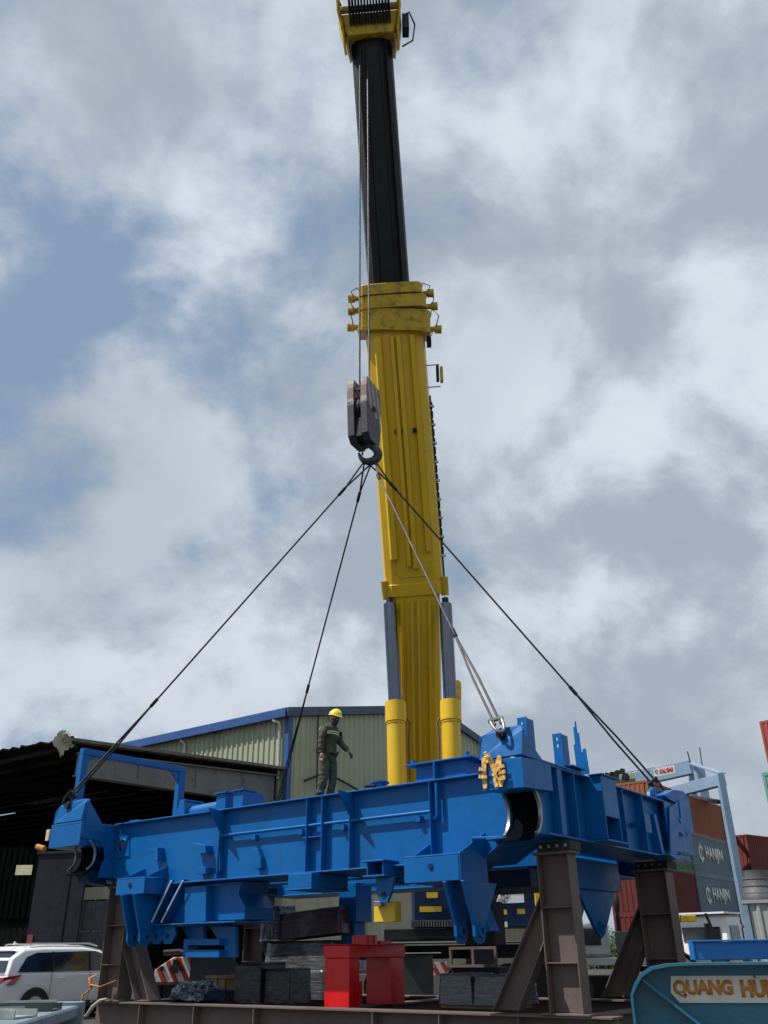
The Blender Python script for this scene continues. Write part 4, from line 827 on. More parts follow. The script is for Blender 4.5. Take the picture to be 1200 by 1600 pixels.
corr(MB(), (-4, 0, 0), (1, 0, 0), 8, 2.9, lambda t: 5.5, .28, .04, (0, -1, 0)).build('side_wall', mat('green_shaded', (.0015, .004, .003), .7, .3), lb); MB().box(-4, 4, .06, 2.4, 2.8, 5.5).build('shell', mat('green_shaded', (.0015, .004, .003)), lb)  # green taken almost to black, the shed's shade put into the colour
MB().box(-4, 4, .1, 2.3, .0, 2.79).build('trestle', mat('shed_shade', (.02, .02, .02)), lb)
# ================================================================ container stacks and gantry crane
CONT_MATS = {}
def cm(n, c, **k): return mat('cont_' + n, c, .6, .12, .5, dirt=k.get('dirt', tuple(x * .5 + .03 for x in c)), damt=k.get('damt', .35), dscale=.8, streak=True)
def container(p, rz, L, H, mm, label, txt=None, Wd=2.44, front=True, logo=None, lab2=None):
    """long side on local x=0 facing +x, running along +y; short door end at y=0 facing -y"""
    r = empty('shipping_container', p, rz, label=label, cat='container', group='stacked shipping containers')
    MB().box(-Wd, -.05, .05, L - .05, .02, H - .03).build('shell', mm, r)
    corr(MB(), (-.04, .12, 0), (0, 1, 0), L - .25, .16, lambda t: H - .12, .30, .035, (1, 0, 0)).build('side_panel', mm, r)
    corr(MB(), (-Wd + .1, .02, 0), (1, 0, 0), Wd - .2, .16, lambda t: H - .12, .30, .035, (0, -1, 0)).build('end_panel', mm, r)
    f_ = MB()
    for x in (-Wd, -.12):
        for y in (-.01, L - .11): f_.box(x, x + .12, y, y + .12, 0, H)
    f_.box(-.10, .005, .111, L - .111, 0, .15).box(-.10, .005, .111, L - .111, H - .12, H); f_.box(-Wd + .121, -.121, -.008, .10, 0, .15).box(-Wd + .121, -.121, -.008, .10, H - .12, H)
    f_.build('corner_frame', mm, r)
    if txt:
        o, w, h, z = txt[1:5]; text(txt[0], 'lettering', (.03, o, z), (0, 1, 0), (0, 0, 1), h, WHITE, r, width=w, bold=.03, thick=.006)
    if logo:
        MB().ring((.03, logo[0], logo[1]), 'x', logo[2] * .55, logo[2] * .8, .01, 30, 330, 20).build('emblem', WHITE, r); MB().box(.03, .04, logo[0] - .05, logo[0] + .05, logo[1] - logo[2], logo[1] + logo[2]).build('emblem', WHITE, r)
    return r
GREYB = cm('greyblue', (.15, .21, .245), damt=.15); ORB = cm('rustbrown', (.27, .085, .03), damt=.2); MAR = cm('maroon', (.14, .03, .025)); GRN = cm('green', (.07, .17, .07)); REDC = cm('red', (.28, .05, .035)); TEAL = cm('teal', (.12, .28, .24)); RST = cm('pale_rusty', (.34, .36, .34), dirt=(.30, .20, .10), damt=.5)
K = at(1087, 1365, 63); Hh_ = 2.5; z0 = K.z - 2 * Hh_
raised = MB(); q = K + LX * 0; 
def cp(y, z, x=0): return Vector((K.x, K.y, 0)) + LX * x + LY * y + Vector((0, 0, z))
ry = MB(); ry.prism([cp(-30, 0, 8), cp(60, 0, 8), cp(60, 0, -60), cp(-30, 0, -60)], (0, 0, max(.2, z0 - .004))); tag(ry.build('raised_yard', gm), kind='structure')
CL = 8.0
container(cp(0, z0 + 2 * Hh_), ROTZ, CL, Hh_, GREYB, 'upper of the two grey-blue lettered containers, directly beneath the rust-brown one', ('HANJIN', 2.6, 3.6, 1.05, .8), logo=(1.7, 1.35, .62))
container(cp(0, z0 + Hh_), ROTZ, CL, Hh_, GREYB, 'lower of the two grey-blue lettered containers, above the white trucks', ('HANJIN', 2.7, 3.5, 1.0, .8), logo=(1.8, 1.3, .6))
container(cp(-6.2, z0 + 3 * Hh_), ROTZ, 14.2, Hh_ , ORB, 'rust-brown container on top of the stack beneath the gantry crane')
container(cp(0, z0), ROTZ, CL, Hh_, MAR, 'maroon container at ground level under the grey-blue lettered pair')
container(cp(-8.1, z0 + 2 * Hh_), ROTZ, 7.9, Hh_, GRN, 'plain green container beside the upper grey-blue one')
container(cp(-8.1, z0 + Hh_), ROTZ, 7.9, Hh_, MAR, 'maroon container directly below the plain green one')
container(cp(-8.1, z0), ROTZ, 7.9, Hh_, MAR, 'maroon container at the foot of the green and maroon column')
# bright stack seen between the right-hand stands
a = at(958, 1366, 74); zz = a.z
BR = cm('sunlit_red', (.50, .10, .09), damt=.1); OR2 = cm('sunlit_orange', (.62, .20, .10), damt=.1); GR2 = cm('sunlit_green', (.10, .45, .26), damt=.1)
for k, (mm, lb_, tx) in enumerate(((BR, 'sunlit red container lettered tex, seen between the right-hand stands', 'tex'), (GR2, 'sunlit green container on top of the red lettered one between the stands', None))):
    r = empty('shipping_container', (a.x - .2, a.y, zz - 2.9 + k * 2.95), rad(-22), label=lb_, cat='container', group='stacked shipping containers')
    corr(MB(), (2.2, 0, 0), (1, 0, 0), 4, .1, lambda t: 2.8, .30, .09, (0, -1, 0)).build('side_panel', mm, r)
    corr(MB(), (-.2, 0.1, 0), (1, 0, 0), 2.3, .1, lambda t: 2.8, .30, .09, (0, -1, 0)).build('end_panel', OR2 if k == 0 else mm, r)
    MB().box(-.2, 6.2, .2, 2.4, 0, 2.85).box(-.2, 6.2, -.1, .18, 2.81, 2.9).build('shell', mm, r)
    if tx: text(tx, 'lettering', (1.45, -.11, 1.5), (1, 0, 0), (0, 0, 1), .75, WHITE, r, width=1.7, bold=.03)
for k, (dx, dz) in enumerate(((0, -2.95), (0, -5.9))):
    if zz - 2.9 + dz > -2.5:
        r = container(Vector((a.x + 11.5, a.y + .5, max(0, zz - 2.9 + dz))), rad(-98), 11.5, 2.8, MAR, ('dull red container right under the lettered one between the stands', 'dull red container at the very bottom between the stands')[k])
# far dark red stack at the right edge
a = at(1165, 1303, 72); r0 = rad(-52)
n_ = 0
for k in range(5):
    z = a.z - Hh_ * 1.06 * (k + 1) + .0
    if z < -.3: break
    container(Vector((a.x, a.y, max(z, 0))), r0, 12.2, Hh_ * 1.06 - .02, cm('darkred', (.16, .035, .03)), ('dark red container on top of the far stack at the right edge', 'second dark red container down in the far right stack', 'third dark red container down in the far right stack, level with the trailers')[min(k, 2)] if k < 3 else 'dark red container at the bottom of the far right stack')
# two tall stacks just clipping the right edge
for (px_, py_, D_, mm, lb_, nn) in ((1186, 1127, 45, cm('brightred', (.30, .05, .04)), 'red container high up at the top right edge', 4), (1190, 1207, 38, TEAL, 'teal container at the right edge below the high red one', 3)):
    a = at(px_, py_, D_)
    for k in range(nn):
        z = a.z - 2.6 * (k + 1)
        if z < -1: break
        if pix(Vector((a.x, a.y, z + 2.6)))[0] > 1201 and k > 0: continue
        container(Vector((a.x + 2.44 * cos(rad(-52)), a.y + 2.44 * sin(rad(-52)), max(z, 0))), rad(-52), 6.1, 2.58, mm, lb_)
    pm = MB().box(-.1, .1, 0, .3, 0, max(0, a.z - 2.62)); pm = pm.build('stack_post', SHEDG); pm.location = (a.x + 2.6, a.y - .6, 0); tag(pm, 'steel post carrying the %s' % lb_[:40], 'post')
# pale rusty container close at right with hopper on it
a = at(1158, 1407, 19); zc = a.z
pr = empty('shipping_container', (a.x, a.y, 0), rad(-26), label='pale grey rust-streaked container at the right edge, behind the blue beam', cat='container')
corr(MB(), (.12, 0, 0), (1, 0, 0), 5, .1, lambda t: zc - .06, .20, .03, (0, -1, 0)).build('side_panel', RST, pr); MB().box(0, 5.3, .05, 2.4, 0, zc - .05).build('shell', RST, pr)
MB().box(-.03, .10, -.04, .10, 0, zc - .01).build('corner_post', mat('pale_blue', (.20, .29, .37), .5, .15), pr); MB().box(0, 5.3, -.05, .06, zc - .055, zc).build('top_rail', RST, pr)
h_ = empty('hopper', (at(1216, 1400, 19).x, a.y + .6, zc), 0, label='grey sheet-metal hopper standing on the pale rusty container', cat='hopper')
MB().tube([(0, 0, .001), (0, 0, .12), (0, 0, .14), (0, 0, .50), (0, 0, .56)], [.36, .36, .33, .24, .25], 22).build('drum', mat('galv', (.09, .092, .10), .6, .3), h_)
for k in range(3): MB().ring((0, 0, .14 + k * .13), 'z', .20, .34 - k * .03, .015).build('hoop', SHEDG, h_)
# gantry crane (light blue)
GB = mat('gantry_blue', (.22, .32, .45), .5, .1, .3, dirt=(.16, .2, .25), damt=.3)
gc = empty('gantry_crane', at(1140, 1480, 56), 0, label='light blue rubber-tyred gantry crane standing over the container stacks', cat='gantry crane'); gc.location.z = 0
GD = 80
def beam(name, a, b, w, h, mm=GB, da=GD, db=None, parent=gc):
    p, q = at(*a, da), at(*b, db or da); d = (q - p).normalized(); s_ = d.cross(Vector((0, 0, 1)))
    s_ = s_.normalized() if s_.length > .2 else Vector((1, 0, 0)); t_ = s_.cross(d)
    pts = [p + s_ * w / 2 + t_ * h / 2, p - s_ * w / 2 + t_ * h / 2, p - s_ * w / 2 - t_ * h / 2, p + s_ * w / 2 - t_ * h / 2]
    m = MB().prism([v - gc.location for v in pts], q - p); return m.build(name, mm, parent, .02)
def leg(name, px_, py_, D_, w, dz0=0.0):
    p = at(px_, py_, D_); m = MB().box(-w / 2, w / 2, -w / 2, w / 2, dz0 - 0, p.z); m.v = [(v[0] + p.x - gc.location.x, v[1] + p.y - gc.location.y, v[2]) for v in m.v]; return m.build(name, GB, gc, .03)
leg('leg', 1124, 1208, 59, .42); leg('leg', 1091, 1196, 80, .75); leg('leg', 1080, 1193, 83, .7)
beam('main_girder', (960, 1226), (1080, 1199), .8, 1.15, da=84, db=82); beam('main_girder', (1030, 1244), (1130, 1218), .5, .68, da=62, db=59)
beam('cross_girder', (1080, 1193), (1126, 1208), .3, .15, da=80, db=59)
beam('tie_beam', (1090, 1246), (1122, 1253), .25, .25, da=80, db=59, mm=DARK)
beam('equipment_rack', (938, 1222), (992, 1214), 1.6, .5, mat('rack_pale', (.38, .38, .30), .6, .2), da=GD + 1)
r_ = random.Random(9)
for k in range(10):
    x = 940 + k * 4.4; y = 1212 - abs(r_.gauss(0, 4)) - (8 if k in (6, 7) else 0); beam('machinery', (x, 1219), (x + r_.uniform(-2, 3), y), r_.uniform(.25, .6), r_.uniform(.3, .6), DARK, da=GD + r_.uniform(-1, 2))
for k in range(6): beam('guard_rail', (978 + k * 9, 1217 - k * 1.6), (978 + k * 9, 1207 - k * 1.6), .05, .05, SHEDG)
beam('guard_rail', (978, 1207), (1023, 1199), .05, .05, SHEDG); beam('guard_rail', (1127, 1206), (1133, 1221), .06, .06, SHEDG, da=59); beam('guard_rail', (1127, 1208), (1134, 1208), .06, .06, SHEDG, da=59); beam('guard_rail', (1126, 1220), (1134, 1221), .06, .06, SHEDG, da=59)
beam('mast', (1080, 1196), (1074, 1174), .09, .09, DARK); beam('mast', (1104, 1243), (1093, 1168), .09, .09, mat('mast_rust', (.12, .06, .05), .7))
pa = [at(1022, 1207, GD + 1), at(1054, 1201, GD + 1)]; ux_ = (pa[1] - pa[0]).normalized(); up_ = Vector((0, 0, 1))
sgn = MB().prism([pa[0] - gc.location - up_ * .36, pa[1] - gc.location - up_ * .36, pa[1] - gc.location + up_ * .30, pa[0] - gc.location + up_ * .30], (0, .05, 0)).build('sign_board', WHITE, gc)
text('KALMAR', 'sign_text', pa[0] - gc.location + ux_ * .45 - up_ * .20 + Vector((0, -.02, 0)), ux_, up_, .42, mat('sign_red', (.6, .02, .02), .5, .05), sgn, width=1.2, bold=.035)
MB().ring(tuple(pa[0] - gc.location + ux_ * .25 + Vector((0, -.03, 0))), 'y', .08, .16, .02, 0, 300).build('emblem', INK, sgn)
# ================================================================ vehicles
def hull(m, secs, smooth=True):              # loft closed sections
    n = len(secs[0]); vs = [p for s_ in secs for p in s_]; fs = [[i * n + k, i * n + (k + 1) % n, (i + 1) * n + (k + 1) % n, (i + 1) * n + k] for i in range(len(secs) - 1) for k in range(n)]
    fs += [list(range(n))[::-1], [(len(secs) - 1) * n + k for k in range(n)]]; return m.add(vs, fs, smooth)
TAILR = mat('tail_red', (.35, .01, .012), .15, .1, coat=.8, bump=0); SILV = mat('silver_trim', (.6, .6, .6), .3, .05, metal=.8)
def suv(p, rz, label, zs=1.0, body=WHITEP, simple=False):
    r = empty('parked_car', p, rz, label=label, cat='car')                 # x forward, length 4.7; rear at x=-2.35
    Zr = 1.70 * zs
    low = [(-2.30, .62, .82), (-2.36, .80, .86), (-2.28, 1.02, .90), (-1.9, 1.10, .91), (1.0, 1.06, .92), (1.9, .98, .88), (2.28, .80, .78), (2.35, .55, .76), (2.2, .28, .80), (-2.15, .28, .84)]
    m = MB(); prof2 = [(x, z) for x, z, w in low]
    ys = (-1, -.93, -.6, .6, .93, 1)
    secs = []
    for yy in ys:
        s_ = .97 if abs(yy) == 1 else 1.0; secs.append([(x * (1 if abs(yy) < .95 else .985), w * yy * 1.0, .65 + (z - .65) * s_) for x, z, w in low])
    # wheel arches are cut as dark discs; main tub
    hull(m, secs); o = m.build('body', body, r); mo = o.modifiers.new('b', 'BEVEL'); mo.width = .05; mo.segments = 3; mo.limit_method = 'ANGLE'; mo.angle_limit = rad(30)
    def cabin(y, inn, z_in=0): return [(-2.22 + inn, y, 1.04), (-2.10 + inn * .7, y, 1.40 * zs), (-1.78, y, Zr - .03 - z_in), (-1.2, y, Zr - z_in), (0, y, Zr - .005 - z_in), (.55, y, Zr - .10 - z_in), (1.45 - inn, y, 1.03)]
    m = MB(); hull(m, [cabin(-.90, .0, .10), cabin(-.74, .02, .02), cabin(-.5, .02), cabin(.5, .02), cabin(.74, .02, .02), cabin(.90, .0, .10)])
    sv_ = m.v[:]
    m.v = [(v[0], v[1] * (1 - .16 * max(0, (v[2] - 1.04) / .66)), v[2]) for v in sv_]
    o = m.build('roof', body, r); mo = o.modifiers.new('b', 'BEVEL'); mo.width = .05; mo.segments = 3; mo.limit_method = 'ANGLE'; mo.angle_limit = rad(25)
    for s_ in (-1, 1):
        def wq(pts, off=.915): return [(x, s_ * (off - .15 * max(0, (z - 1.04) / .66)), z) for x, z in pts]
        pts = wq([(-1.95, 1.12), (-1.72, 1.42 * zs), (-1.45, 1.52 * zs), (.30, 1.55 * zs), (.62, 1.46 * zs), (1.22, 1.12)])
        w_ = MB().prism(pts, (0, .012 * s_, 0)).build('window', GLASS, r)
        for xx in (-.98, .12): MB().prism(wq([(xx, 1.13), (xx - .02, 1.545 * zs), (xx + .035, 1.545 * zs), (xx + .055, 1.13)], .93), (0, .008 * s_, 0)).build('pillar', RUB, w_)
        for wx in (-1.38, 1.42):
            MB().cyl((wx, .905 * s_, .36), (wx, .93 * s_, .36), .41, 28).build('wheel_arch', RUB, r)
            w_ = MB().cyl((wx, .74 * s_, .34), (wx, .945 * s_, .34), .335, 28).build('wheel', RUB, r, .02)
            MB().cyl((wx, .946 * s_, .34), (wx, .955 * s_, .34), .23, 20).build('rim', SILV, w_)
        for xx in (-.72, .38): MB().tube([(xx - .12, .945 * s_, .955), (xx - .06, .965 * s_, .965), (xx + .06, .965 * s_, .965), (xx + .12, .945 * s_, .955)], .018, 6).build('door_handle', body, r)
        for xx in (-1.0, .16, 1.15): MB().box(xx, xx + .012, .925 * s_ if s_ > 0 else -.929, .929 * s_ if s_ > 0 else -.925, .35, 1.10).build('door_gap', DARK, r)
        MB().prism([(-2.37, .72 * s_, .98), (-2.30, .93 * s_, 1.0), (-1.85, .935 * s_, 1.05), (-2.05, .935 * s_, .84), (-2.36, .80 * s_, .82)], (0, .01 * s_, .02)).build('tail_light', TAILR, r)
        MB().tube([(-1.6, .62 * s_, Zr + .0), (-1.5, .62 * s_, Zr + .03), (.2, .62 * s_, Zr + .03), (.45, .62 * s_, Zr - .03)], .02, 6).build('roof_rail', SILV, r)
        MB().box(-1.0, 1.2, .915 * s_ if s_ > 0 else -.935, .935 * s_ if s_ > 0 else -.915, .30, .42).build('sill', RUB, r)
    MB().prism([(-2.19, -.68, 1.12), (-2.19, .68, 1.12), (-1.93, .6, 1.56 * zs), (-1.93, -.6, 1.56 * zs)], (-.05, 0, .01)).build('rear_window', GLASS, r)
    MB().prism([(-1.95, -.66, Zr - .06), (-1.95, .66, Zr - .06), (-2.06, .6, Zr - .13), (-2.06, -.6, Zr - .13)], (0, 0, .03)).build('spoiler', body, r, .01)
    MB().prism([(-1.7, -.02, Zr + .01), (-1.55, -.02, Zr + .01), (-1.68, -.02, Zr + .09)], (0, .04, 0)).build('antenna_fin', body, r)
    MB().box(-2.40, -2.2, -.8, .8, .30, .50).build('rear_bumper', RUB, r, .02)
    return r
pc = at(72, 1500, 20.0)
cq = at(10, 1520, 28.6); suv(Vector((cq.x + 2.45 * cos(rad(50)) - 1.0 * sin(rad(50)), cq.y + 2.45 * sin(rad(50)) + 1.0 * cos(rad(50)), 0)), rad(50), 'white estate car parked by the shed behind the left stand', 1.03).scale = (1.08, 1.08, 1.08)
# white pickup and lorry beyond the right stands
vp = at(1116, 1470, 40)
lr = empty('truck', (at(1096, 1460, 42).x, at(1096, 1460, 42).y, 0), rad(50), label='white flat-cab truck beside the yellow machine, below the containers', cat='truck')
m = MB(); hull(m, [[(-.0, y, .7), (-.0, y, 1.7), (.15, y, 2.75), (1.7, y, 2.8), (1.75, y, .7)] for y in (-1.1, -1.0, 1.0, 1.1)], False); m.build('cab', WHITEP, lr, .06)
MB().box(-.02, .06, -.8, .8, 1.8, 2.35).build('windscreen', GLASS, lr); MB().box(.35, 1.3, -1.13, -1.101, 1.7, 2.4).build('side_window', GLASS, lr); MB().box(-5, -.05, -1.15, 1.15, 1.0, 1.25).build('bed', SHEDG, lr)
MB().box(-.3, 1.9, -1.2, 1.2, 2.83, 2.9).build('roof_rack', WHITEP, lr)
for x in (.8, -3.6): 
    for s_ in (-1, 1): MB().cyl((x, .8 * s_, .5), (x, 1.1 * s_, .5), .5, 22).build('wheel', RUB, lr)
suv(Vector((at(1122, 1478, 36).x, at(1122, 1478, 36).y, 0)), rad(200), 'small white car parked in front of the white truck, above the blue beam', 1.0)
ym = empty('yellow_machine', (at(1086, 1480, 33).x, at(1086, 1480, 33).y, 0), 0, label='weathered yellow forklift mast beside the far right stand', cat='forklift')
MB().box(-.5, -.38, 0, .15, 0, 3.0).build('mast_rail', DARK, ym); MB().box(.45, .57, 0, .15, 0, 2.3).build('mast_rail', DARK, ym); MB().box(-.30, .2, .0, .3, 2.35, 2.55).build('boom', YELD, ym, .02); MB().box(-.45, .45, .4, 2.0, .4, 1.4).build('body', YELD, ym, .05)
MB().tube([(.5, -.05, 2.6), (.75, -.05, 1.7), (1.0, -.05, 1.1)], .05).build('hose', DARK, ym)
for x in (-.4, .4):
    MB().cyl((x - .15, .8, .38), (x + .15, .8, .38), .38, 20).build('wheel', RUB, ym)
# small lorry and grey pickup seen between right stands
a = at(985, 1462, 30); gt = empty('flatbed_lorry', (a.x, a.y, 0), rad(5), label='grey flatbed with pale cab seen between the two right stands', cat='lorry')
MB().box(-2.6, 2.4, 0, 2.2, 1.15, 1.35).build('bed', mat('pale_grey', (.4, .4, .38), .6, .2), gt, .02); MB().box(.2, 1.0, .1, 2.1, 1.4, 2.1).build('load', SHEDG, gt, .04); MB().box(-2.6, -.6, .1, 2.1, 1.36, 2.3).build('cab', mat('pale_grey', (.4, .4, .38)), gt, .1)
MB().box(-2.4, -.9, .07, .099, 1.7, 2.15).build('window', GLASS, gt)
for x in (-1.8, 1.4): MB().cyl((x, .0, .5), (x, .35, .5), .5, 22).build('wheel', RUB, gt)
MB().tube([(.3, .0, 2.2), (1.2, .0, 1.7), (1.9, 0, 1.2)], .06).build('stake', DARK, gt)
a = at(951, 1472, 32); pp = empty('yard_post', (a.x + .4, a.y, 0), 0, label='thin dark post with rounded head in front of the red lettered container', cat='post')
MB().tube([(0, 0, 0), (0, 0, 2.7)], .06, 8).build('pole', DARK, pp); MB().tube([(0, 0, 2.7), (0, 0, 2.9), (0, 0, 3.15), (0, 0, 3.2)], [.08, .11, .1, .04], 12).build('head', DARK, pp)
# shrub behind
LEAF = mat('leaf', (.05, .09, .025), .7, .5, 4)
def shrub(p, R, n, label):
    r = empty('shrub', p, 0, label=label, cat='shrub'); m = MB(); q = random.Random(2)
    for i in range(n):
        v = Vector((q.gauss(0, 1), q.gauss(0, 1), q.gauss(0, .8))); v = v.normalized() * R * q.uniform(.3, 1) ** .6; c = v + Vector((0, 0, R * 1.2)); a_ = Vector((q.uniform(-1, 1), q.uniform(-1, 1), q.uniform(-1, 1))).normalized(); b_ = a_.orthogonal().normalized(); s_ = q.uniform(.05, .11)
        m.add([c - a_ * s_, c + b_ * s_ * .5, c + a_ * s_, c - b_ * s_ * .5], [[0, 1, 2, 3]])
    m.build('crown', LEAF, r); MB().tube([(0, 0, 0), (0, 0, R)], .05, 6).tube([(0, 0, .3), (.2, .1, R * 1.4)], .03, 5).build('stem', mat('bark', (.08, .06, .04), .9), r)
a = at(940, 1424, 44); shrub(Vector((a.x, a.y, 0)), 1.15, 2600, 'leafy green shrub in front of the sunlit red container')
# scrap heap
a = at(1158, 1462, 46); m = MB(); q = random.Random(4)
for i in range(220):
    c = Vector((q.uniform(-2.2, 2.6), q.uniform(-1, 1), 0)); c.z = q.uniform(.1, 2.6 - .5 * abs(c.x)); d = Vector((q.uniform(-1, 1), q.uniform(-1, 1), q.uniform(-1, 1))).normalized(); e = d.orthogonal().normalized()
    m.prism([c, c + d * q.uniform(.2, .8), c + d * .3 + e * q.uniform(.1, .4)], e.cross(d) * .04)
o = m.build('scrap_heap', mat('rusty_scrap', (.07, .022, .018), .85, .6, 2)); o.location = (a.x, a.y, 0); tag(o, 'heap of tangled rusty red scrap metal behind the blue beam', 'scrap heap', kind='stuff')
# ================================================================ wrapped machines and goods on the base
WRAP = mat('stretch_wrap', (.05, .05, .055), .3, .4, 4, bump=.35, bscale=9, dirt=(.26, .25, .27), damt=.5, dscale=5, coat=.7, streak='h')  # pale stretch streaks also carry the film's highlights, put into the colour
def wrapped(name, parent, x0, x1, y0, y1, z0, z1, seed, mm=WRAP, amp=.006, tilt=0, taper=.04):
    q = random.Random(seed); nx, nz = 14, 10; vs = []; fs = []
    ring_ = []
    for s_ in range(4):
        for i in range(nx): ring_.append((s_, i / nx))
    for j in range(nz + 1):
        t = j / nz
        for s_, u in ring_:
            k = 1 - taper * t; X0, X1, Y0, Y1 = x0 + (1 - k), x1 - (1 - k), y0 + (1 - k), y1 - (1 - k)
            X, Y = {0: (X0 + (X1 - X0) * u, Y0), 1: (X1, Y0 + (Y1 - Y0) * u), 2: (X1 - (X1 - X0) * u, Y1), 3: (X0, Y1 - (Y1 - Y0) * u)}[s_]
            vs.append((X + q.uniform(-amp, amp), Y + q.uniform(-amp, amp), z0 + (z1 - z0) * t + tilt * (X - x0) + (q.uniform(-amp, amp) if 0 < j else 0)))
    n = len(ring_)
    for j in range(nz):
        for k in range(n): fs.append([j * n + k, j * n + (k + 1) % n, (j + 1) * n + (k + 1) % n, (j + 1) * n + k])
    fs.append([nz * n + k for k in range(n)]); m = MB().add(vs, fs); o = m.build(name, mm, parent)
    for p_ in o.data.polygons: p_.use_smooth = len(p_.vertices) == 4 and abs(p_.normal.z) < .5
    return o
# wrapped stack left of the red pedestal
def lp(px_, py_, y): return fy(px_, py_, y)
a, b = lp(395, 1585, 3.2), lp(525, 1420, 3.2)
w1 = empty('wrapped_machine', wld(a.x + .25, 3.2, 0), ROTZ, label='tall dark machine in grey stretch wrap left of the red pedestal', cat='wrapped machine')
XX = b.x - a.x + .35
wrapped('wrapped_base', w1, -.1, XX - .9, 0, 1.2, .66, 1.25, 1); wrapped('wrapped_middle', w1, -.05, XX - .75, .1, 1.1, 1.26, 1.85, 2)
wrapped('wrapped_top', w1, .15, XX - .45, .0, .8, 1.86, 2.42, 3, mat('wrap_maroon', (.09, .045, .055), .3, .3, 4, bump=.35, bscale=9, dirt=(.15, .13, .14), damt=.4, dscale=3.5, coat=.25, streak='h'), tilt=.06); wrapped('wrapped_arm', w1, -.1, .5, -.05, .6, 1.86, 2.62, 4)
a = lp(425, 1580, 1.6); w2 = empty('wrapped_crate', wld(a.x - .3, 1.5, 0), ROTZ, label='low black wrapped crate in front of the tall wrapped machine', cat='wrapped crate')
BW = mat('black_wrap', (.016, .016, .018), .35, .4, 4, bump=.3, bscale=9, coat=.2, dirt=(.12, .12, .13), damt=.4, dscale=5, streak='h')
wrapped('wrapped_box', w2, -.75, .0, .0, .8, .66, 1.42, 5, BW, .006, 0, .01); wrapped('wrapped_box', w2, .02, .75, .1, .8, .66, 1.30, 6, BW, .006, 0, .01)
a = lp(685, 1575, 1.7); b = lp(790, 1575, 1.7)
w3 = empty('wrapped_pallet', wld(a.x, 1.7, 0), ROTZ, label='grey stretch-wrapped pallet load right of the red pedestal', cat='pallet load')
wrapped('wrapped_box', w3, 0, (b.x - a.x) * .52, 0, .9, .72, 1.22, 8); wrapped('wrapped_box', w3, (b.x - a.x) * .53, b.x - a.x + .2, 0, .9, .72, 1.20, 9); MB().box(0, b.x - a.x + .1, .1, .8, .66, .715).build('pallet', mat('crate_wood', (.36, .24, .12), .8, .3, 6), w3)
w4 = empty('steel_pedestal_box', wld(lp(735, 1500, 3).x, 3, 0), ROTZ, label='dark open steel box behind the stretch-wrapped pallet load', cat='steel box')
m = MB().box(-.5, .6, 0, .05, 1.3, 1.35).box(-.5, .6, 0, .05, 1.62, 1.67).box(-.5, -.45, 0, .05, 1.351, 1.619).box(.03, .08, 0, .05, 1.351, 1.619).box(.55, .6, 0, .05, 1.351, 1.619); m.build('frame', BROWN, w4); MB().box(-.5, .6, .06, .9, .67, 1.3).build('box', DARK, w4)
MB().box(-.3, .4, .3, .8, 1.68, 2.5).build('block', DARK, w4, .03)
# blue bundle under plastic, wooden crate, striped counterweight
PLS = mat('plastic_film', (.35, .42, .50), .12, .5, 9, bump=1.0, bscale=30, coat=.8, dirt=(.03, .06, .12), damt=.7, dscale=5)
a = lp(290, 1578, 1.9); w5 = empty('plastic_bundle', wld(a.x, 1.9, 0), ROTZ, label='crinkled clear plastic over blue parts behind the left stand', cat='bundle')
wrapped('film', w5, -.65, .45, 0, .7, .66, .98, 11, PLS, .07, 0, .16); wrapped('blue_part', w5, .5, 1.15, .1, .6, .66, .86, 12, NAVY, .01)
a = lp(318, 1565, 3.2); CRW = mat('crate_wood', (.36, .24, .12), .8, .3, 6)
cw = empty('wooden_crate', wld(a.x - .1, 3.2, 0), ROTZ, label='small wooden crate with torn plastic film, behind the plastic bundle', cat='crate')
for k in range(4): MB().box(-.25 + k * .27, -.01 + k * .27, 0, .03, .70, 1.05).build('board', CRW, cw)
MB().box(-.28, .86, -.02, 1.0, 1.06, 1.13).box(-.26, .82, .04, .9, .66, 1.05).build('lid', CRW, cw); wrapped('torn_film', cw, -.5, .05, -.1, .3, .9, 1.32, 14, mat('film_white', (.5, .48, .44), .2, .3, 9, bump=1, bscale=30), .08, 0, .1)
a = at(240, 1535, 25); b = at(302, 1495, 25); c_ = at(366, 1497, 25)
cwt = empty('striped_counterweight', (a.x, a.y, 0), rad(-3), label='red and white striped steel block with dark grey section behind the left stand', cat='counterweight')
x1 = b.x - a.x; x2 = c_.x - a.x; zb_, zt_ = a.z, b.z
MB().xz([(0, zb_), (x1, zb_), (x1, zt_), (x1 * .5, zt_), (0, zt_ - .28)], 0, .6).build('striped_face', CHV, cwt, .01)
MB().box(x1 + .004, x2, .03, .6, zb_, zt_ - .02).build('grey_face', mat('grey_face', (.06, .065, .07), .6, .2), cwt)
for x in (.18, .42, x1 - .22): MB().cyl((x, -.03, zb_ + .3), (x, -.005, zb_ + .3), .06, 12).build('bolt_hole', DARK, cwt)
MB().box(x1 * .5, x1 * .5 + .14, -.05, -.005, zb_ + .2, zb_ + .5).build('hasp', DARK, cwt); MB().box(0, x2 - .1, .1, .55, zb_ - .06, zb_ - .003).build('shelf', SHEDG, cwt)
for x in (.1, .7, 1.3, 2.0): MB().cyl((x, .3, 0), (x, .3, zb_ - .062), .09 if x < .5 else .05, 12).build('support_leg', DARK, cwt)
MB().tube([(.1, .3, zt_ + .1), (.5, .3, zt_ + .12), (.9, .2, zt_ + .02)], .07, 8).tube([(x1, .3, zt_ + .1), (x1 + .05, .3, zt_ + .5), (x1 + .4, .3, zt_ + .7)], .02, 6).build('hose', DARK, cwt)
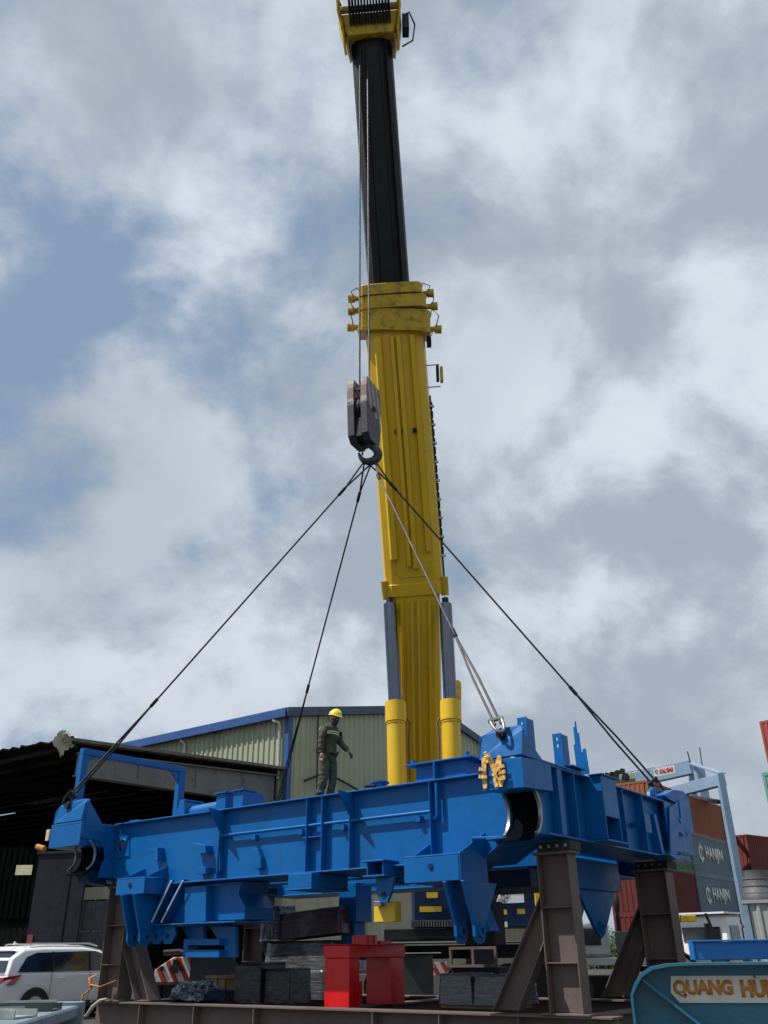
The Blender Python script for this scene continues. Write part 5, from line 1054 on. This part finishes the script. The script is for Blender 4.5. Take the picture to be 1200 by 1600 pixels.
# orange strap and pale rag tied to the near left stand
o = MB().tube([wld(-10.5, .2, .95), wld(-10.38, .1, 1.02), wld(-10.05, .1, .98), wld(-9.7, .25, 1.1)], .03, 6, ratio=.4).tube([wld(-10.5, .2, .95), wld(-10.62, .1, .8), wld(-10.6, .0, .5), wld(-10.5, .0, .2)], .045, 6, ratio=.4).tube([wld(-10.5, .2, .95), wld(-10.46, .1, 1.15), wld(-10.5, .3, 1.2)], .04, 6, ratio=.4).build('ratchet_strap', mat('orange_strap', (.55, .20, .05), .7, .3, 20)); tag(o, 'orange ratchet strap knotted round the foot of the near left stand', 'strap')
o = MB().tube([wld(-9.75, .1, .76), wld(-9.95, .08, .72), wld(-10.15, .05, .60), wld(-10.3, .02, .42), wld(-10.42, .02, .4)], [.03, .06, .06, .05, .02], 8, ratio=.5).build('rag', mat('pale_rag', (.55, .52, .44), .9, .25, 20, bump=.6)); tag(o, 'pale twisted rag lying over the base beam at the near left stand', 'rag')
# ================================================================ foreground: flatbed with steel sections (left), teal trailer end and beam (right)
LB = mat('pale_steel_blue', (.20, .26, .30), .5, .25, 1.2, dirt=(.10, .10, .09), damt=.5, dscale=2, bump=.2); LG = mat('pale_galv', (.33, .35, .35), .45, .25, 1.5, dirt=(.12, .11, .10), damt=.4)
fb = empty('flatbed_trailer', (-4.6, 8.5, 0), rad(8), label='pale blue-grey flatbed deck in the bottom left corner', cat='trailer')
MB().box(-3.2, 1.45, -3.4, 2.5, .98, 1.10).build('deck', LB, fb, .02); MB().box(-3.2, 1.5, 2.51, 2.62, .85, 1.14).build('side_rail', LB, fb, .01); MB().box(-3, 1.3, -3, 2.2, .7, .97).build('chassis', DARK, fb)
for y in (-1, 1.2): MB().cyl((1.0, y, .42), (1.3, y, .42), .42, 22).build('wheel', RUB, fb)
r_ = random.Random(12)
specs = (((-3.2, 1.7), (1.25, 2.2), LG, .05, 'pale galvanised channel lying furthest back on the flatbed'), ((-3.1, .8), (-.2, 1.5), mat('dark_channel', (.05, .06, .055), .6), .05, 'dark green channel lying in the middle of the flatbed'), ((-3.2, .3), (1.2, .9), LG, .05, 'pale channel lying across the middle of the flatbed'), ((-3.2, -1.2), (1.0, .1), mat('dark_channel', (.05, .06, .055)), .07, 'flat dark bar in front of the pale channel on the flatbed'), ((-2.2, -2.2), (.9, -1.0), mat('bar_blue', (.07, .12, .15), .5), .05, 'thin blue-grey bar lying nearest on the flatbed'),
 ((-3.1, 2.0), (1.4, 1.5), mat('dark_channel', (.05, .06, .055), .6), .05, 'deep dark channel along the far side of the flatbed'), ((-2.8, .3), (-.4, -.5), LB, .05, 'short pale blue channel at the left of the flatbed'), ((-.6, 1.3), (1.35, .35), LG, .05, 'short galvanised channel at the right end of the flatbed'), ((-1.2, -1.6), (1.3, -2.1), LB, .08, 'pale blue flat bar crossing the near right of the flatbed'))
for i, ((xa, ya), (xb, yb), mm, h, lb_) in enumerate(specs):
    r = empty('steel_channel', fb.location, rad(8), label=lb_, cat='steel channel', group='steel channels laid on the flatbed')
    a_, b_ = Vector((xa, ya, 1.105)), Vector((xb, yb, 1.105)); d = (b_ - a_).normalized(); n = Vector((-d.y, d.x, 0)) * .16
    MB().prism([a_ - n, b_ - n, b_ + n, a_ + n], (0, 0, .012)).build('web', mm, r); MB().prism([a_ - n + Vector((0, 0, .013)), b_ - n + Vector((0, 0, .013)), b_ - n * .9 + Vector((0, 0, .013)), a_ - n * .9 + Vector((0, 0, .013))], (0, 0, h)).build('flange', mm, r); MB().prism([a_ + n + Vector((0, 0, .013)), b_ + n + Vector((0, 0, .013)), b_ + n * .9 + Vector((0, 0, .013)), a_ + n * .9 + Vector((0, 0, .013))], (0, 0, h)).build('flange', mm, r)
gr = empty('steel_grating', fb.location + Vector((-1.6, -.6, 1.19)), rad(4), label='grey steel grating lying over the channels at the bottom left', cat='grating')
m = MB()
for k in range(26): m.box(-1.0 + k * .075, -.985 + k * .075, -.25, .25, .0, .03)
for k in range(4): m.box(-1.0, .9, -.25 + k * .16, -.238 + k * .16, .031, .036)
m.build('bars', LG, gr)
TEALP = mat('teal_paint', (.02, .16, .25), .38, .15, 1.0, dirt=(.02, .07, .10), damt=.3, dscale=2, coat=.2)
tr = empty('trailer_end', at(1092, 1600, 5), rad(-16), label='teal steel trailer end with rounded corner and orange lettered sign at bottom right', cat='trailer end'); tr.location.z = 0
o_ = tr.location; XT = Vector((cos(rad(-16)), sin(rad(-16)), 0)); YT = Vector((-sin(rad(-16)), cos(rad(-16)), 0))
def tl(px_, py_, y=0):
    p = on_plane(px_, py_, o_ + YT * y, YT) - o_; return Vector((p.dot(XT), p.dot(YT), p.z))
tc_ = [tl(985, 1600), tl(985, 1556), tl(990, 1538), tl(999, 1522), tl(1015, 1511), tl(1040, 1506), tl(1080, 1504), tl(1200, 1503)]
tc_[0] = Vector((tc_[1].x, 0, .35)); tc_[-1].z = tc_[-2].z; tc_.append(Vector((1.9, 0, tc_[-2].z))); tc_.append(Vector((1.9, 0, .35)))
pl = [(p.x, p.z) for p in tc_]
MB().xz(pl, .10, .12).build('plate', TEALP, tr)
def off(pl, d):
    c = Vector((sum(p[0] for p in pl) / len(pl), sum(p[1] for p in pl) / len(pl))); return [(x + d * (1 if x < c.x else -1), z - d if z > c.y else z + d) for x, z in pl]
m = MB(); inn = [(x + (.012 if i < 6 else 0), z - (.012 if 2 <= i <= 8 else 0)) for i, (x, z) in enumerate(pl)]
for i in range(len(pl) - 2):
    a_, b_, c2, d2 = pl[i], pl[i + 1], inn[i + 1], inn[i]; m.prism([(a_[0], -.02, a_[1]), (b_[0], -.02, b_[1]), (c2[0], -.02, c2[1]), (d2[0], -.02, d2[1])], (0, .119, 0))
m.build('rim_flange', TEALP, tr)
p, q = tl(1003, 1530, .02), tl(1100, 1606, .02); d = (q - p).normalized(); n = Vector((-d.z, 0, d.x)) * .006
MB().prism([p + n, q + d * .3 + n, q + d * .3 - n, p - n], (0, .078, 0)).build('diagonal_rib', TEALP, tr)
s0, s1, s2, s3 = tl(1048, 1525, .09), tl(1048, 1551, .09), tl(1062, 1565, .09), tl(1200, 1567, .09)
sg = MB().xz([(s0.x, s0.z), (s1.x, s1.z), (s2.x, s3.z), (1.6, s3.z), (1.6, s0.z)], .085, .098).build('sign_board', mat('sign_cream', (.70, .67, .58), .5, .15, 5), tr)
t0, t1 = tl(1054, 1559, .08), tl(1054, 1531, .08); t2 = tl(1148, 1559, .08)
ORG = mat('sign_orange', (.60, .23, .035), .5, .12, 8)
text('QUANG', 'sign_text', (t0.x, .0845, t0.z), (1, 0, 0), (0, 0, 1), t1.z - t0.z, ORG, sg, width=t2.x - t0.x, bold=.06, thick=.0012)
h0, h1 = tl(1160, 1559, .08), tl(1160, 1531, .08); HW = (t2.x - t0.x) * .83
text('HUNG', 'sign_text', (h0.x, .0845, t0.z), (1, 0, 0), (0, 0, 1), t1.z - t0.z, ORG, sg, width=HW, bold=.06, thick=.0012)
MB().prism([(h0.x + HW * .30, .083, t1.z + .006), (h0.x + HW * .34, .083, t1.z + .006), (h0.x + HW * .31, .083, t1.z + .022), (h0.x + HW * .27, .083, t1.z + .022)], (0, -.003, 0)).build('sign_text', mat('accent_dark', (.1, .09, .1), .5), sg)
a, b = at(1088, 1500, 8.2), at(1088, 1472, 8.2)
bb = empty('blue_beam', (a.x, a.y, 0), rad(-10), label='bright blue box beam lying on timber behind the teal trailer end', cat='steel beam')
BB2 = mat('beam_blue', (.008, .16, .50), .4, .1, 1.5)
MB().box(0, 3.2, 0, .22, a.z, b.z).build('box_section', BB2, bb, .006); MB().box(-.015, 3.2, -.03, .25, b.z + .002, b.z + .014).build('top_plate', BB2, bb, .002); MB().box(-.015, -.002, -.01, .23, a.z, b.z).build('end_plate', BB2, bb)
tk = empty('timber_trestle', (a.x, a.y, 0), rad(-10), label='timber packers on posts under the bright blue beam', cat='trestle')
for x in (.26, .95, 1.6): MB().box(x, x + .09, -.02, .24, a.z - .05, a.z - .003).build('packer', mat('crate_wood', (.36, .24, .12)), tk)
MB().box(-.05, 3.2, .0, .2, a.z - .12, a.z - .052).build('rail', BROWN, tk)
for x in (.1, 1.2, 2.6): MB().box(x, x + .1, .04, .16, 0, a.z - .122).build('post', BROWN, tk)

for n_, sp in (('blue_paint', .32), ('green_shaded', .02), ('shed_shade', .02), ('panel_grey', .1), ('panel_dark', .1), ('old_roof_sheet_shaded', .05), ('boom_dark', .25), ('dark_steel', .2), ('navy_paint', .25), ('bore_shade', .02), ('primer_brown', .25), ('concrete_ground', .2), ('dull_pane', .3), ('cab_dark', .3), ('cont_maroon', .25), ('cont_darkred', .25)):
    if n_ in MATS: MATS[n_].node_tree.nodes['Principled BSDF'].inputs['Specular IOR Level'].default_value = sp
